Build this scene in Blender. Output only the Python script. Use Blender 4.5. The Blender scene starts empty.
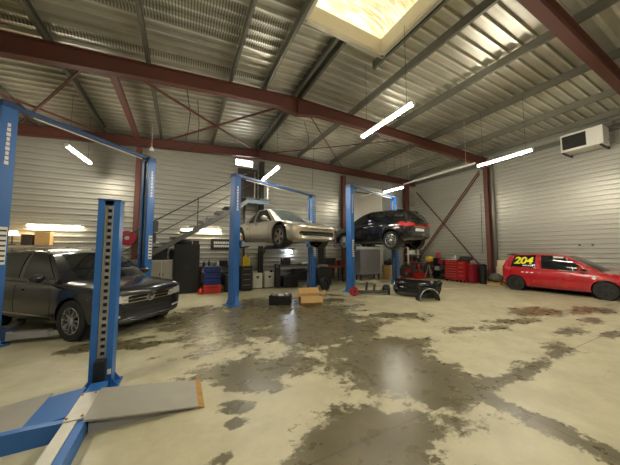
import bpy, bmesh, math, random
from mathutils import Vector, Matrix
from mathutils.bvhtree import BVHTree
random.seed(7)
S = bpy.context.scene
COL = S.collection
PI = math.pi
R = math.radians

# ------------------------------------------------------------------ materials
def nodes(name):
    m = bpy.data.materials.new(name); m.use_nodes = True
    nt = m.node_tree; b = nt.nodes['Principled BSDF']
    return m, nt, b

def mat(name, col, rough=.5, metal=0., var=.10, scale=5., bump=0., coat=0., rvar=.08):
    m, nt, b = nodes(name); N = nt.nodes.new; L = nt.links.new
    tc = N('ShaderNodeTexCoord'); no = N('ShaderNodeTexNoise')
    no.inputs['Scale'].default_value = scale; no.inputs['Detail'].default_value = 4
    L(tc.outputs['Object'], no.inputs['Vector'])
    mx = N('ShaderNodeMix'); mx.data_type = 'RGBA'
    mx.inputs['A'].default_value = (*[c*(1-var) for c in col], 1)
    mx.inputs['B'].default_value = (*[min(1, c*(1+var)) for c in col], 1)
    L(no.outputs['Fac'], mx.inputs['Factor']); L(mx.outputs['Result'], b.inputs['Base Color'])
    mr = N('ShaderNodeMapRange'); mr.inputs['To Min'].default_value = max(0.02, rough-rvar); mr.inputs['To Max'].default_value = min(1, rough+rvar)
    L(no.outputs['Fac'], mr.inputs['Value']); L(mr.outputs['Result'], b.inputs['Roughness'])
    b.inputs['Metallic'].default_value = metal
    if coat: b.inputs['Coat Weight'].default_value = coat; b.inputs['Coat Roughness'].default_value = .04
    if bump:
        bp = N('ShaderNodeBump'); bp.inputs['Strength'].default_value = bump; bp.inputs['Distance'].default_value = .02
        L(no.outputs['Fac'], bp.inputs['Height']); L(bp.outputs['Normal'], b.inputs['Normal'])
    return m

def emit(name, col, strength, base=(.9, .9, .9)):
    m, nt, b = nodes(name)
    b.inputs['Base Color'].default_value = (*base, 1)
    b.inputs['Emission Color'].default_value = (*col, 1)
    b.inputs['Emission Strength'].default_value = strength
    return m

M = {}
M['blue'] = mat('blue_lift_paint', (.022, .13, .40), .42, 0, .15, 3)
M['blue_dark'] = mat('dark_blue_paint', (.012, .05, .16), .5)
M['red_steel'] = mat('oxide_red_steel', (.118, .040, .028), .6, 0, .2, 2.5)
M['galv'] = mat('galvanised_purlin', (.17, .165, .13), .42, .5, .15, 3)
M['wall'] = mat('cladding_sheet', (.42, .41, .355), .38, .35, .06, 1.2)
M['steel'] = mat('bare_steel', (.42, .40, .36), .38, .8, .15, 6)
M['grey'] = mat('grey_paint', (.30, .30, .29), .5)
M['grey_plate'] = mat('worn_grey_plate', (.37, .35, .29), .5, .25, .16, 5)
M['light_plate'] = mat('light_steel_plate', (.55, .53, .45), .45, .4, .15, 7)
M['rust'] = mat('rusty_ochre_strip', (.42, .23, .06), .8, 0, .45, 14)
M['black'] = mat('black_plastic', (.012, .012, .013), .42, 0, .25, 6)
M['black_gloss'] = mat('gloss_black', (.008, .008, .009), .18, 0, .1, 4)
M['rubber'] = mat('tyre_rubber', (.018, .018, .018), .75, 0, .2, 12)
M['dark'] = mat('dark_metal', (.045, .043, .04), .5, .4, .2, 6)
M['white'] = mat('white_paint', (.75, .73, .66), .5, 0, .05, 4)
M['cream'] = mat('cream_panel', (.70, .60, .36), .6, 0, .1, 4)
M['curb'] = mat('skylight_curb_sheet', (.50, .47, .36), .5)
M['yellow'] = mat('yellow_plastic', (.85, .60, .03), .45)
M['decal_yellow'] = mat('yellow_vinyl', (.95, .84, .02), .45, 0, .03)
M['red'] = mat('red_tool_paint', (.36, .014, .011), .35, 0, .12, 4)
M['crimson'] = mat('crimson_paint', (.24, .009, .02), .4)
M['orange'] = mat('orange_plastic', (.80, .30, .03), .5)
M['blue_bin'] = mat('blue_bin_plastic', (.015, .04, .22), .45)
M['red_bin'] = mat('red_bin_plastic', (.60, .04, .02), .45)
M['card'] = mat('cardboard', (.52, .33, .13), .85, 0, .12, 9)
M['wood'] = mat('pallet_wood', (.50, .33, .12), .8, 0, .25, 10)
M['brownwood'] = mat('dark_brown_door', (.055, .035, .025), .6)
M['chrome'] = mat('chrome', (.75, .74, .70), .16, 1., .03)
M['alloy'] = mat('alloy_rim', (.56, .55, .52), .28, .85, .06)
M['alloy_gold'] = mat('warm_alloy_rim', (.50, .42, .32), .3, .85, .06)
M['glass'] = mat('tinted_car_glass', (.012, .014, .014), .06, 0, .1, 3, rvar=.02)
M['glass_light'] = mat('light_car_glass', (.09, .11, .11), .06, .0, .15, 3, rvar=.02)
M['suv_paint'] = mat('dark_metallic_paint', (.017, .018, .022), .22, .25, .1, 3, coat=.7)
M['gold_paint'] = mat('champagne_silver_paint', (.52, .485, .40), .30, .7, .05, 3, coat=.6)
M['black_paint'] = mat('black_car_paint', (.007, .007, .008), .14, 0, .1, 3, coat=.6)
M['red_paint'] = mat('red_car_paint', (.44, .007, .014), .26, 0, .06, 3, coat=.8)
M['head_lamp'] = mat('head_lamp_glass', (.78, .77, .72), .14, .5, .2, 30)
M['tail_lamp'] = mat('tail_lamp_red', (.50, .02, .03), .15, 0, .2, 30)
M['plate_white'] = mat('number_plate_white', (.78, .77, .72), .4)
M['canister'] = mat('cream_plastic_canister', (.74, .71, .60), .5)
M['engine'] = mat('greasy_engine_metal', (.10, .09, .08), .5, .5, .4, 9)
M['foam'] = mat('grey_bag_cloth', (.13, .12, .10), .9, 0, .3, 9, bump=.4)
M['dark_grey'] = mat('dark_grey_paint', (.10, .10, .095), .55)
M['slate'] = mat('slate_blue_paint', (.10, .14, .18), .55)
M['greypanel'] = mat('lavender_grey_panel', (.20, .20, .22), .5)
M['door'] = mat('pale_door_panel', (.60, .575, .49), .5, 0, .05, 2)
M['tube'] = emit('lit_led_tube', (1, .93, .78), 62)
M['tube_wall'] = emit('lit_wall_tube', (1, .88, .66), 15)
M['cold_lamp'] = emit('lit_cold_work_lamp', (.75, .82, 1), 28)
M['daylight_pane'] = emit('daylit_pane', (.92, .96, 1), 5.0)
M['lamp_shade_lit'] = emit('lit_orange_lamp', (1, .62, .22), 2.2)

def deck_material():
    m, nt, b = nodes('galvanised_roof_deck'); N = nt.nodes.new; L = nt.links.new
    tc = N('ShaderNodeTexCoord'); sep = N('ShaderNodeSeparateXYZ'); L(tc.outputs['Object'], sep.inputs[0])
    no = N('ShaderNodeTexNoise'); no.inputs['Scale'].default_value = .9; no.inputs['Detail'].default_value = 3
    L(tc.outputs['Object'], no.inputs['Vector'])
    cr = N('ShaderNodeValToRGB')
    cr.color_ramp.elements[0].position = .3; cr.color_ramp.elements[0].color = (.52, .51, .43, 1)
    cr.color_ramp.elements[1].position = .7; cr.color_ramp.elements[1].color = (.80, .78, .66, 1)
    L(no.outputs['Fac'], cr.inputs['Fac'])
    def mth(op, a, bv=None):
        n = N('ShaderNodeMath'); n.operation = op
        for i, v in enumerate((a, bv)):
            if v is None: continue
            if isinstance(v, (int, float)): n.inputs[i].default_value = v
            else: L(v, n.inputs[i])
        return n.outputs[0]
    # acoustic perforation: a dot grid punched in the deck on the left of the hall
    fx = mth('ABSOLUTE', mth('SUBTRACT', mth('FRACT', mth('MULTIPLY', sep.outputs['X'], 19.)), .5))
    hole = mth('LESS_THAN', fx, .22)
    side = mth('LESS_THAN', sep.outputs['X'], 1.9)
    near = mth('LESS_THAN', sep.outputs['Y'], 6.6)
    band = mth('GREATER_THAN', mth('FRACT', mth('MULTIPLY', sep.outputs['Y'], .55)), .5)
    msk = mth('MULTIPLY', mth('MULTIPLY', hole, side), mth('MULTIPLY', near, band))
    mx = N('ShaderNodeMix'); mx.data_type = 'RGBA'; L(mth('MULTIPLY', msk, .6), mx.inputs['Factor'])
    L(cr.outputs['Color'], mx.inputs['A']); mx.inputs['B'].default_value = (.05, .048, .04, 1)
    # the wide pans between the ribs are coloured darker than the ribs
    pan = mth('GREATER_THAN', mth('FRACT', mth('DIVIDE', sep.outputs['Y'], .26)), .28)
    m3 = N('ShaderNodeMix'); m3.data_type = 'RGBA'; m3.blend_type = 'MULTIPLY'; L(mth('MULTIPLY', pan, .8), m3.inputs['Factor'])
    L(mx.outputs['Result'], m3.inputs['A']); m3.inputs['B'].default_value = (.68, .67, .64, 1)
    L(m3.outputs['Result'], b.inputs['Base Color'])
    b.inputs['Metallic'].default_value = .55; b.inputs['Roughness'].default_value = .34
    return m

def floor_material():
    m, nt, b = nodes('worn_concrete_floor'); N = nt.nodes.new; L = nt.links.new
    tc = N('ShaderNodeTexCoord'); P = tc.outputs['Object']
    def mth(op, a, bv=None, clamp=False):
        n = N('ShaderNodeMath'); n.operation = op; n.use_clamp = clamp
        for i, v in enumerate((a, bv)):
            if v is None: continue
            if isinstance(v, (int, float)): n.inputs[i].default_value = v
            else: L(v, n.inputs[i])
        return n.outputs[0]
    def noise(scale, det=5, rough=.6, sc=(1, 1, 1)):
        mp = N('ShaderNodeMapping'); mp.inputs['Scale'].default_value = sc; L(P, mp.inputs['Vector'])
        n = N('ShaderNodeTexNoise'); n.inputs['Scale'].default_value = scale; n.inputs['Detail'].default_value = det
        n.inputs['Roughness'].default_value = rough; L(mp.outputs[0], n.inputs['Vector']); return n.outputs['Fac']
    # stains and worn damp patches: (x, y, rx, ry, angle, weight)
    blobs = [(2.3, 6.2, 2.4, 1.7, 20, .75), (.5, 6.4, 1.3, 1.1, 10, .62), (2.7, 4.5, 1.3, 1.1, 0, .74), (1.6, 4.1, 1.5, .8, -20, .44), (2.75, 3.0, 1.0, .8, 30, .70),
             (1.0, 3.35, .85, .34, -14, .78), (2.55, 2.2, .8, .7, 20, .72), (1.75, 1.75, .75, .33, -20, .66), (1.25, 1.45, .7, .6, 0, .72),
             (.56, 2.62, .20, .12, -20, .70), (.47, 2.40, .12, .08, 0, .66), (.33, 2.05, .15, .08, 10, .50), (.85, 2.9, .36, .15, -30, .62),
             (2.94, 1.3, .16, 1.3, 0, .60), (3.8, 1.70, 1.4, .13, 0, .54), (4.4, 1.75, .45, .2, 0, .60), (5.4, 1.85, .5, .24, 10, .58), (3.1, 1.9, .5, .35, 0, .40),
             (6.4, 2.9, 1.2, .26, -10, .52), (7.9, 3.2, 1.0, .40, -10, .58), (9.3, 2.6, 1.3, .40, -5, .56), (5.3, 3.0, .9, .24, -20, .50), (4.6, 4.4, 1.0, .4, -30, .52), (6.6, 2.1, .5, .2, 0, .55), (8.2, 2.2, .9, .2, 0, .5),
             (-.5, 5.0, .7, .3, -10, .44), (-.9, 5.3, .9, .35, 0, .46), (0.2, 4.6, .7, .16, 10, .42), (-.2, 4.35, .5, .12, 20, .36), (7.2, 1.6, .8, .15, 0, .36), (3.3, 6.1, 1.4, .5, -25, .36)]
    tot = None
    for (x, y, rx, ry, a, w) in blobs:
        mp = N('ShaderNodeMapping'); mp.vector_type = 'TEXTURE'
        mp.inputs['Location'].default_value = (x, y, 0); mp.inputs['Rotation'].default_value = (0, 0, R(a)); mp.inputs['Scale'].default_value = (rx*1.55, ry*1.55, 1)
        L(P, mp.inputs['Vector'])
        ln = N('ShaderNodeVectorMath'); ln.operation = 'LENGTH'; L(mp.outputs[0], ln.inputs[0])
        v = mth('MULTIPLY', mth('SUBTRACT', 1., ln.outputs['Value'], True), w)
        tot = v if tot is None else mth('MAXIMUM', tot, v)
    n1 = noise(1.5, 8, .62, (.8, 1.25, 1)); n2 = noise(7., 6, .65)
    f = mth('ADD', mth('ADD', mth('ADD', mth('MULTIPLY', n1, 1.25), mth('MULTIPLY', n2, .75)), mth('MULTIPLY', noise(22., 4, .6, (.8, 1.2, 1)), .35)), tot)
    mr = N('ShaderNodeMapRange'); mr.inputs['From Min'].default_value = 1.40; mr.inputs['From Max'].default_value = 1.50; L(f, mr.inputs['Value'])
    wet = mr.outputs['Result']
    lo = N('ShaderNodeValToRGB'); L(noise(2.2, 6, .7), lo.inputs['Fac'])
    lo.color_ramp.elements[0].position = .3; lo.color_ramp.elements[0].color = (.41, .375, .24, 1)
    lo.color_ramp.elements[1].position = .72; lo.color_ramp.elements[1].color = (.585, .545, .365, 1)
    dk = N('ShaderNodeValToRGB'); L(noise(3.0, 5), dk.inputs['Fac'])
    dk.color_ramp.elements[0].position = .3; dk.color_ramp.elements[0].color = (.08, .066, .030, 1)
    dk.color_ramp.elements[1].position = .75; dk.color_ramp.elements[1].color = (.15, .125, .062, 1)
    mx = N('ShaderNodeMix'); mx.data_type = 'RGBA'; L(mth('MULTIPLY', wet, .93), mx.inputs['Factor']); L(lo.outputs[0], mx.inputs['A']); L(dk.outputs[0], mx.inputs['B'])
    # saw-cut joints
    sep = N('ShaderNodeSeparateXYZ'); L(P, sep.inputs[0])
    jx = mth('LESS_THAN', mth('ABSOLUTE', mth('SUBTRACT', sep.outputs['X'], 2.94)), .007)
    jy = mth('LESS_THAN', mth('ABSOLUTE', mth('SUBTRACT', sep.outputs['Y'], 1.71)), .007)
    j = mth('MAXIMUM', jx, jy)
    mj = N('ShaderNodeMix'); mj.data_type = 'RGBA'; L(mth('MULTIPLY', j, .6), mj.inputs['Factor']); L(mx.outputs['Result'], mj.inputs['A']); mj.inputs['B'].default_value = (.06, .05, .03, 1)
    # reddish stain beside the red car
    L(mj.outputs['Result'], b.inputs['Base Color'])
    rr = N('ShaderNodeMapRange'); rr.inputs['To Min'].default_value = .44; rr.inputs['To Max'].default_value = .29; L(wet, rr.inputs['Value'])
    ra = mth('ADD', rr.outputs['Result'], mth('MULTIPLY', mth('SUBTRACT', noise(5, 4), .5), .22))
    L(ra, b.inputs['Roughness'])
    b.inputs['Specular IOR Level'].default_value = .5
    bp = N('ShaderNodeBump'); bp.inputs['Strength'].default_value = .12; bp.inputs['Distance'].default_value = .01
    L(noise(14, 4), bp.inputs['Height']); L(bp.outputs['Normal'], b.inputs['Normal'])
    return m

def dome_material():
    m, nt, b = nodes('ribbed_skylight_sheet'); N = nt.nodes.new; L = nt.links.new
    tc = N('ShaderNodeTexCoord'); mp = N('ShaderNodeMapping'); mp.inputs['Scale'].default_value = (1.2, 9, 1); L(tc.outputs['Object'], mp.inputs['Vector'])
    no = N('ShaderNodeTexNoise'); no.inputs['Scale'].default_value = 2.2; no.inputs['Detail'].default_value = 3; L(mp.outputs[0], no.inputs['Vector'])
    cr = N('ShaderNodeValToRGB'); cr.color_ramp.elements[0].color = (.62, .47, .20, 1); cr.color_ramp.elements[1].color = (1, .93, .70, 1)
    cr.color_ramp.elements[0].position = .35; cr.color_ramp.elements[1].position = .65
    L(no.outputs['Fac'], cr.inputs['Fac']); L(cr.outputs[0], b.inputs['Base Color']); L(cr.outputs[0], b.inputs['Emission Color'])
    b.inputs['Emission Strength'].default_value = .30; b.inputs['Roughness'].default_value = .6
    return m
M['deck'] = deck_material(); M['floor'] = floor_material(); M['dome'] = dome_material()

# ------------------------------------------------------------------ mesh helpers
def NB(): return bmesh.new()

def add_box(bm, c, s, rz=0., rx=0., ry=0.):
    m = Matrix.Translation(c) @ Matrix.Rotation(rz, 4, 'Z') @ Matrix.Rotation(ry, 4, 'Y') @ Matrix.Rotation(rx, 4, 'X') @ Matrix.Diagonal((*s, 1))
    bmesh.ops.create_cube(bm, size=1, matrix=m)

def add_bar(bm, p0, p1, w, h, up=(0, 0, 1)):
    p0 = Vector(p0); p1 = Vector(p1); d = p1-p0; x = d.normalized(); upv = Vector(up)
    y = upv.cross(x)
    if y.length < 1e-4: y = Vector((0, 1, 0)).cross(x)
    y.normalize(); z = x.cross(y)
    m = Matrix((x, y, z)).transposed().to_4x4(); m.translation = (p0+p1)/2
    bmesh.ops.create_cube(bm, size=1, matrix=m @ Matrix.Diagonal((d.length, w, h, 1)))

def add_tube(bm, pts, r, seg=8, cap=True):
    pts = [Vector(p) for p in pts]; rings = []
    rr = r if isinstance(r, (list, tuple)) else [r]*len(pts)
    t0 = (pts[1]-pts[0]).normalized(); a = Vector((0, 0, 1)) if abs(t0.z) < .9 else Vector((1, 0, 0))
    n = t0.cross(a).normalized()
    for i, p in enumerate(pts):
        t = (pts[min(i+1, len(pts)-1)]-pts[max(i-1, 0)]).normalized()
        n = (n-t*n.dot(t)).normalized(); b = t.cross(n)
        rings.append([bm.verts.new(p+(n*math.cos(2*PI*k/seg)+b*math.sin(2*PI*k/seg))*rr[i]) for k in range(seg)])
    for i in range(len(rings)-1):
        for k in range(seg):
            bm.faces.new((rings[i][k], rings[i][(k+1) % seg], rings[i+1][(k+1) % seg], rings[i+1][k]))
    if cap:
        bm.faces.new(rings[0][::-1]); bm.faces.new(rings[-1])

def add_lathe(bm, prof, seg=24, mx=None, closed=False):
    mx = mx or Matrix.Identity(4); rings = []
    for (r, z) in prof:
        rings.append([bm.verts.new(mx @ Vector((r*math.cos(2*PI*k/seg), r*math.sin(2*PI*k/seg), z))) for k in range(seg)])
    n = len(rings)
    for i in range(n if closed else n-1):
        A = rings[i]; B = rings[(i+1) % n]
        for k in range(seg): bm.faces.new((A[k], A[(k+1) % seg], B[(k+1) % seg], B[k]))
    if not closed:
        bm.faces.new(rings[0][::-1]); bm.faces.new(rings[-1])

def add_prism(bm, poly, z0, z1, mx=None):
    mx = mx or Matrix.Identity(4)
    a = [bm.verts.new(mx @ Vector((x, y, z0))) for x, y in poly]; b = [bm.verts.new(mx @ Vector((x, y, z1))) for x, y in poly]
    bm.faces.new(a[::-1]); bm.faces.new(b); n = len(poly)
    for i in range(n): bm.faces.new((a[i], a[(i+1) % n], b[(i+1) % n], b[i]))

def mesh_from(name, bm):
    bmesh.ops.recalc_face_normals(bm, faces=bm.faces)
    me = bpy.data.meshes.new(name); bm.to_mesh(me); bm.free(); return me

def obj(name, bm, m, parent=None, smooth=False, bevel=0., loc=None):
    me = bm if isinstance(bm, bpy.types.Mesh) else mesh_from(name, bm)
    me.materials.clear(); me.materials.append(M[m] if isinstance(m, str) else m)
    if smooth:
        me.shade_smooth(); me.set_sharp_from_angle(angle=R(38))
    o = bpy.data.objects.new(name, me); COL.objects.link(o)
    if parent: o.parent = parent
    if loc: o.location = loc
    if bevel:
        b = o.modifiers.new('bevel', 'BEVEL'); b.width = bevel; b.segments = 2; b.limit_method = 'ANGLE'
    return o

def tag(o, label, cat, group=None, kind=None):
    o['label'] = label; o['category'] = cat
    if group: o['group'] = group
    if kind: o['kind'] = kind
    return o

def thing(name, label, cat, loc=(0, 0, 0), rz=0., group=None):
    o = bpy.data.objects.new(name, None); COL.objects.link(o); o.empty_display_size = .2
    o.location = loc; o.rotation_euler = (0, 0, rz)
    return tag(o, label, cat, group)

def copy_tree(o, parent=None):
    c = o.copy(); COL.objects.link(c)
    if parent: c.parent = parent
    for ch in list(o.children): copy_tree(ch, c)
    return c

def struct(name, bm, m, label, cat, group=None, smooth=False):
    o = obj(name, bm, m, None, smooth); return tag(o, label, cat, group, 'structure')

# ------------------------------------------------------------------ the hall
RWX, GY, LWX, FY = 13.15, 10.97, -7.6, -7.0
RX = 2.97
def zP(x): return 6.10-.075*(RX-x) if x < RX else 6.10-.015*(x-RX)     # underside of the purlins

bm = NB(); add_box(bm, ((RWX+LWX)/2, (GY+FY)/2, -.1), (RWX-LWX+.6, GY-FY+.6, .2))
struct('floor', bm, 'floor', 'worn beige concrete workshop floor with dark damp patches', 'floor')

def cladding(bm, a, b, z0, ztop, period=.19, depth=.040, n=Vector((0, 0, 0))):
    """Horizontal trapezoid cladding between plan points a and b; n points into the hall; ztop(x, y) is its upper edge."""
    a = Vector((*a, 0)); b = Vector((*b, 0))
    z = z0; prof = []
    zmax = max(ztop(a), ztop(b))
    while z < zmax:
        prof += [(z, 0), (z+.055, 0), (z+.075, depth), (z+.115, depth), (z+.135, 0)]
        z += period
    prof.append((zmax, 0))
    va = [bm.verts.new(a+n*d+Vector((0, 0, min(z, ztop(a))))) for z, d in prof]
    vb = [bm.verts.new(b+n*d+Vector((0, 0, min(z, ztop(b))))) for z, d in prof]
    for i in range(len(prof)-1):
        if (va[i].co-va[i+1].co).length < 1e-5 and (vb[i].co-vb[i+1].co).length < 1e-5: continue
        bm.faces.new((va[i], vb[i], vb[i+1], va[i+1]))
top = lambda p: zP(p.x)+.24
bm = NB()
for x0, x1 in ((LWX, RX), (RX, RWX)): cladding(bm, (x0, GY), (x1, GY), 0, top, n=Vector((0, -1, 0)))
struct('wall_back', bm, 'wall', 'pale ribbed metal cladding of the far gable wall behind the stairs', 'wall')
bm = NB(); cladding(bm, (RWX, GY), (RWX, FY), 0, top, period=.17, n=Vector((-1, 0, 0)))
struct('wall_right', bm, 'wall', 'pale ribbed metal cladding of the side wall behind the red car', 'wall')
bm = NB(); cladding(bm, (LWX, FY), (LWX, GY), 0, top, n=Vector((1, 0, 0)))
struct('wall_left', bm, 'wall', 'ribbed metal side wall left of the dark estate', 'wall')
bm = NB()
for x0, x1 in ((LWX, RX), (RX, RWX)): cladding(bm, (x0, FY), (x1, FY), 0, top, n=Vector((0, 1, 0)))
struct('wall_front', bm, 'wall', 'ribbed metal wall behind the viewer', 'wall')

# roof deck: trapezoid ribs along X, with the opening for the skylight
SK = (2.07, 4.02, 1.56, 4.16)
bm = NB()
def deck(x0, x1, y0, y1):
    per = .26; y = math.floor(y0/per)*per; prof = []
    while y < y1:
        for dy, dz in ((0, 0), (.05, 0), (.07, .065), (.24, .065)):
            if y0-1e-6 <= y+dy <= y1+1e-6: prof.append((y+dy, dz))
        y += per
    prof = ([(y0, 0)] if prof[0][0] > y0+1e-4 else [])+prof+[(y1, 0)]
    xs = [x0]+([RX] if x0 < RX < x1 else [])+[x1]
    rows = [[bm.verts.new((x, yy, zP(x)+.20+dz)) for yy, dz in prof] for x in xs]
    for i in range(len(rows)-1):
        for k in range(len(prof)-1):
            if prof[k+1][0]-prof[k][0] > 1e-4: bm.faces.new((rows[i][k], rows[i][k+1], rows[i+1][k+1], rows[i+1][k]))
deck(LWX, RWX, SK[3], GY); deck(LWX, RWX, FY, SK[2]); deck(LWX, SK[0], SK[2], SK[3]); deck(SK[1], RWX, SK[2], SK[3])
struct('ceiling', bm, 'deck', 'galvanised trapezoid metal roof deck with perforated bands', 'ceiling')
bm = NB(); add_box(bm, ((RWX+LWX)/2, 8, 7.6), (.1, .1, .1)); bm.free()

# skylight
bm = NB(); t = .05
for (cx, cy, sx, sy) in (((SK[0]+SK[1])/2, SK[3], SK[1]-SK[0]+2*t, t), ((SK[0]+SK[1])/2, SK[2], SK[1]-SK[0]+2*t, t), (SK[0], (SK[2]+SK[3])/2, t, SK[3]-SK[2]), (SK[1], (SK[2]+SK[3])/2, t, SK[3]-SK[2])):
    add_box(bm, (cx, cy, 6.29), (sx, sy, .34))
for (cx, cy, sx, sy) in (((SK[0]+SK[1])/2, SK[3]+.03, SK[1]-SK[0]+.2, .09), (SK[0]-.03, (SK[2]+SK[3])/2, .09, SK[3]-SK[2]+.1), (SK[1]+.03, (SK[2]+SK[3])/2, .09, SK[3]-SK[2]+.1)):
    add_box(bm, (cx, cy, 6.11), (sx, sy, .05))
wf = struct('window_1', bm, 'curb', 'barrel skylight of ribbed translucent sheet in the roof', 'skylight')
bm = NB(); n = 14; rows = []
cx = (SK[0]+SK[1])/2; hw = (SK[1]-SK[0])/2
for yy in (SK[2], SK[3]):
    rows.append([bm.verts.new((cx-hw*math.cos(PI*k/n), yy, 6.44+.30*math.sin(PI*k/n))) for k in range(n+1)])
for k in range(n): bm.faces.new((rows[0][k], rows[0][k+1], rows[1][k+1], rows[1][k]))
for r_ in rows: bm.faces.new(r_)
obj('dome', bm, 'dome', wf, True)

# purlins
def purlin(x, y0, y1, label, dbl=False):
    b = NB(); z = zP(x)
    for dx in ((-.07, .07) if dbl else (0,)):
        f = 1 if dx >= 0 else -1
        add_box(b, (x+dx, (y0+y1)/2, z+.10), (.008, y1-y0, .20))
        add_box(b, (x+dx+.03*f, (y0+y1)/2, z+.004), (.065, y1-y0, .008))
        add_box(b, (x+dx+.03*f, (y0+y1)/2, z+.196), (.065, y1-y0, .008))
        add_box(b, (x+dx+.06*f, (y0+y1)/2, z+.02), (.006, y1-y0, .03))
    struct('roof_purlin', b, 'galv', label, 'purlin')
ordn = ['first', 'second', 'third', 'fourth', 'fifth']
for i, x in enumerate((1.0, -.84, -2.55, -4.3, -6.1)):
    purlin(x, FY, GY, f'galvanised roof purlin, {ordn[i]} to the left of the ridge')
for i, x in enumerate((4.95, 6.85, 8.85, 10.85, 12.5)):
    purlin(x, FY, GY, f'galvanised roof purlin, {ordn[i]} to the right of the ridge')
purlin(RX, SK[3]+.06, GY, 'double galvanised ridge purlin running from the skylight to the gable', True)
purlin(1.93, FY, 7.0, 'slender purlin along the near edge of the skylight')
purlin(4.14, FY, 4.6, 'slender purlin along the far edge of the skylight')

# rafters: I-sections with haunches
def rafter(y, label, xs, depth, drop=0.):
    b = NB()
    tp = [(x, zP(x)-drop) for x in xs]; bt = [(x, zP(x)-drop-d) for x, d in zip(xs, depth)]
    poly = tp+bt[::-1]
    mx = Matrix(((1, 0, 0, 0), (0, 0, 1, y), (0, 1, 0, 0), (0, 0, 0, 1)))
    add_prism(b, poly, -.006, .006, mx)
    for A in (tp, bt):
        for i in range(len(A)-1):
            s = .008 if A is bt else -.008
            add_bar(b, (A[i][0], y, A[i][1]+s), (A[i+1][0], y, A[i+1][1]+s), .18, .016)
    for x in (xs[1], RX, xs[-2]):
        k = xs.index(x); add_box(b, (x, y, (tp[k][1]+bt[k][1])/2), (.02, .17, tp[k][1]-bt[k][1]-.03))
    return struct('roof_beam', b, 'red_steel', label, 'beam')
XS = [LWX+.1, -6.2, -3.1, -1.0, .9, 2.35, RX, 3.6, 5.0, 9.5, 12.0, RWX-.1]
DP = [.75, .62, .42, .36, .34, .38, .52, .38, .35, .35, .40, .52]
rafter(6.62, 'oxide red steel rafter crossing the hall below the skylight', XS, DP)
rafter(1.80, 'oxide red steel rafter at the upper right above the heater', XS, DP)
rafter(-3.2, 'oxide red steel rafter behind the viewer', XS, DP)
rafter(10.78, 'oxide red gable beam along the top of the far wall', XS, [.36, .34, .32, .33, .34, .34, .34, .34, .34, .32, .3, .3], .10)
bm = NB(); add_prism(bm, [(-1.62, 6.72), (-1.48, 6.72), (-1.48, 10.75), (-1.62, 10.75)], zP(-1.55)-.16, zP(-1.55)-.02)
struct('roof_strut', bm, 'red_steel', 'oxide red strut between the rafter and the gable beam above the dark estate', 'strut')

def column(x, y, zt, label, alongx=True, m='red_steel', w=.18, d=.26):
    b = NB()
    if alongx:   # web along X
        add_box(b, (x, y, zt/2), (d, .01, zt))
        for s in (-1, 1): add_box(b, (x+s*d/2, y, zt/2), (.014, w, zt))
    else:
        add_box(b, (x, y, zt/2), (.01, d, zt))
        for s in (-1, 1): add_box(b, (x, y+s*d/2, zt/2), (w, .014, zt))
    add_box(b, (x, y, .012), (d+.12, w+.14, .024))
    return struct('steel_column', b, m, label, 'column')
column(RWX-.17, 6.62, 5.58, 'oxide red steel column on the side wall left of the red car')
column(RWX-.17, 1.80, 5.58, 'oxide red steel column behind the nose of the red car')
column(LWX+.2, 6.62, 5.0, 'oxide red steel column on the left side wall')
column(-1.47, 10.80, 5.3, 'oxide red gable column behind the dark estate', False, w=.16, d=.16)
column(3.12, 10.80, 5.5, 'gable column below the ridge beside the stair landing', False, 'dark', .18, .18)
column(7.55, 10.80, 5.5, 'oxide red gable column left of the pale door', False, 'red_steel', .2, .18)
column(12.2, 10.80, 5.6, 'oxide red gable column in the far corner', False, 'red_steel', .34, .18)

def rods(name, label, segs, w=.05, m='red_steel'):
    b = NB()
    for p, q in segs: add_bar(b, p, q, w, w)
    return struct(name, b, m, label, 'bracing')
rods('roof_brace', 'red cross bracing under the roof left of the ridge', [((-1.28, 6.75, zP(-1.3)-.12), (2.75, 10.7, zP(2.7)-.12)), ((-.65, 10.65, zP(-.6)-.17), (2.7, 6.75, zP(2.7)-.17))])
rods('roof_brace', 'red cross bracing under the roof above the tall blue post', [((-4.5, 10.6, zP(-4.5)-.17), (-1.95, 6.8, zP(-2)-.17)), ((-4.6, 8.4, zP(-4.6)-.12), (-2.6, 10.6, zP(-2.6)-.12))])
rods('roof_brace', 'thin red cross bracing under the roof right of the ridge', [((3.3, 6.75, zP(3)-.12), (7.4, 10.7, zP(7)-.12)), ((7.7, 6.75, zP(7)-.17), (3.5, 10.6, zP(3)-.17))], .03)
rods('wall_brace', 'brown steel cross bracing on the side wall by the tool trolleys', [((13.02, 10.7, 5.15), (13.02, 7.05, .70)), ((12.98, 6.95, 5.45), (12.98, 10.75, 1.0)), ((12.93, 6.90, 5.30), (12.93, 10.7, .85))], .05, 'red_steel')
bm = NB(); add_box(bm, (RWX-.10, (GY+FY)/2, 5.72), (.10, GY-FY, .14)); add_box(bm, (RWX-.16, (GY+FY)/2, 5.80), (.02, GY-FY, .03))
struct('trim_1', bm, 'galv', 'galvanised eaves rail along the top of the side wall', 'trim')
bm = NB(); add_box(bm, (RWX-.1, 6.42, 2.9), (.12, .10, 5.6))
struct('trim_2', bm, 'galv', 'grey cover strip beside the red column on the side wall', 'trim')
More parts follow.
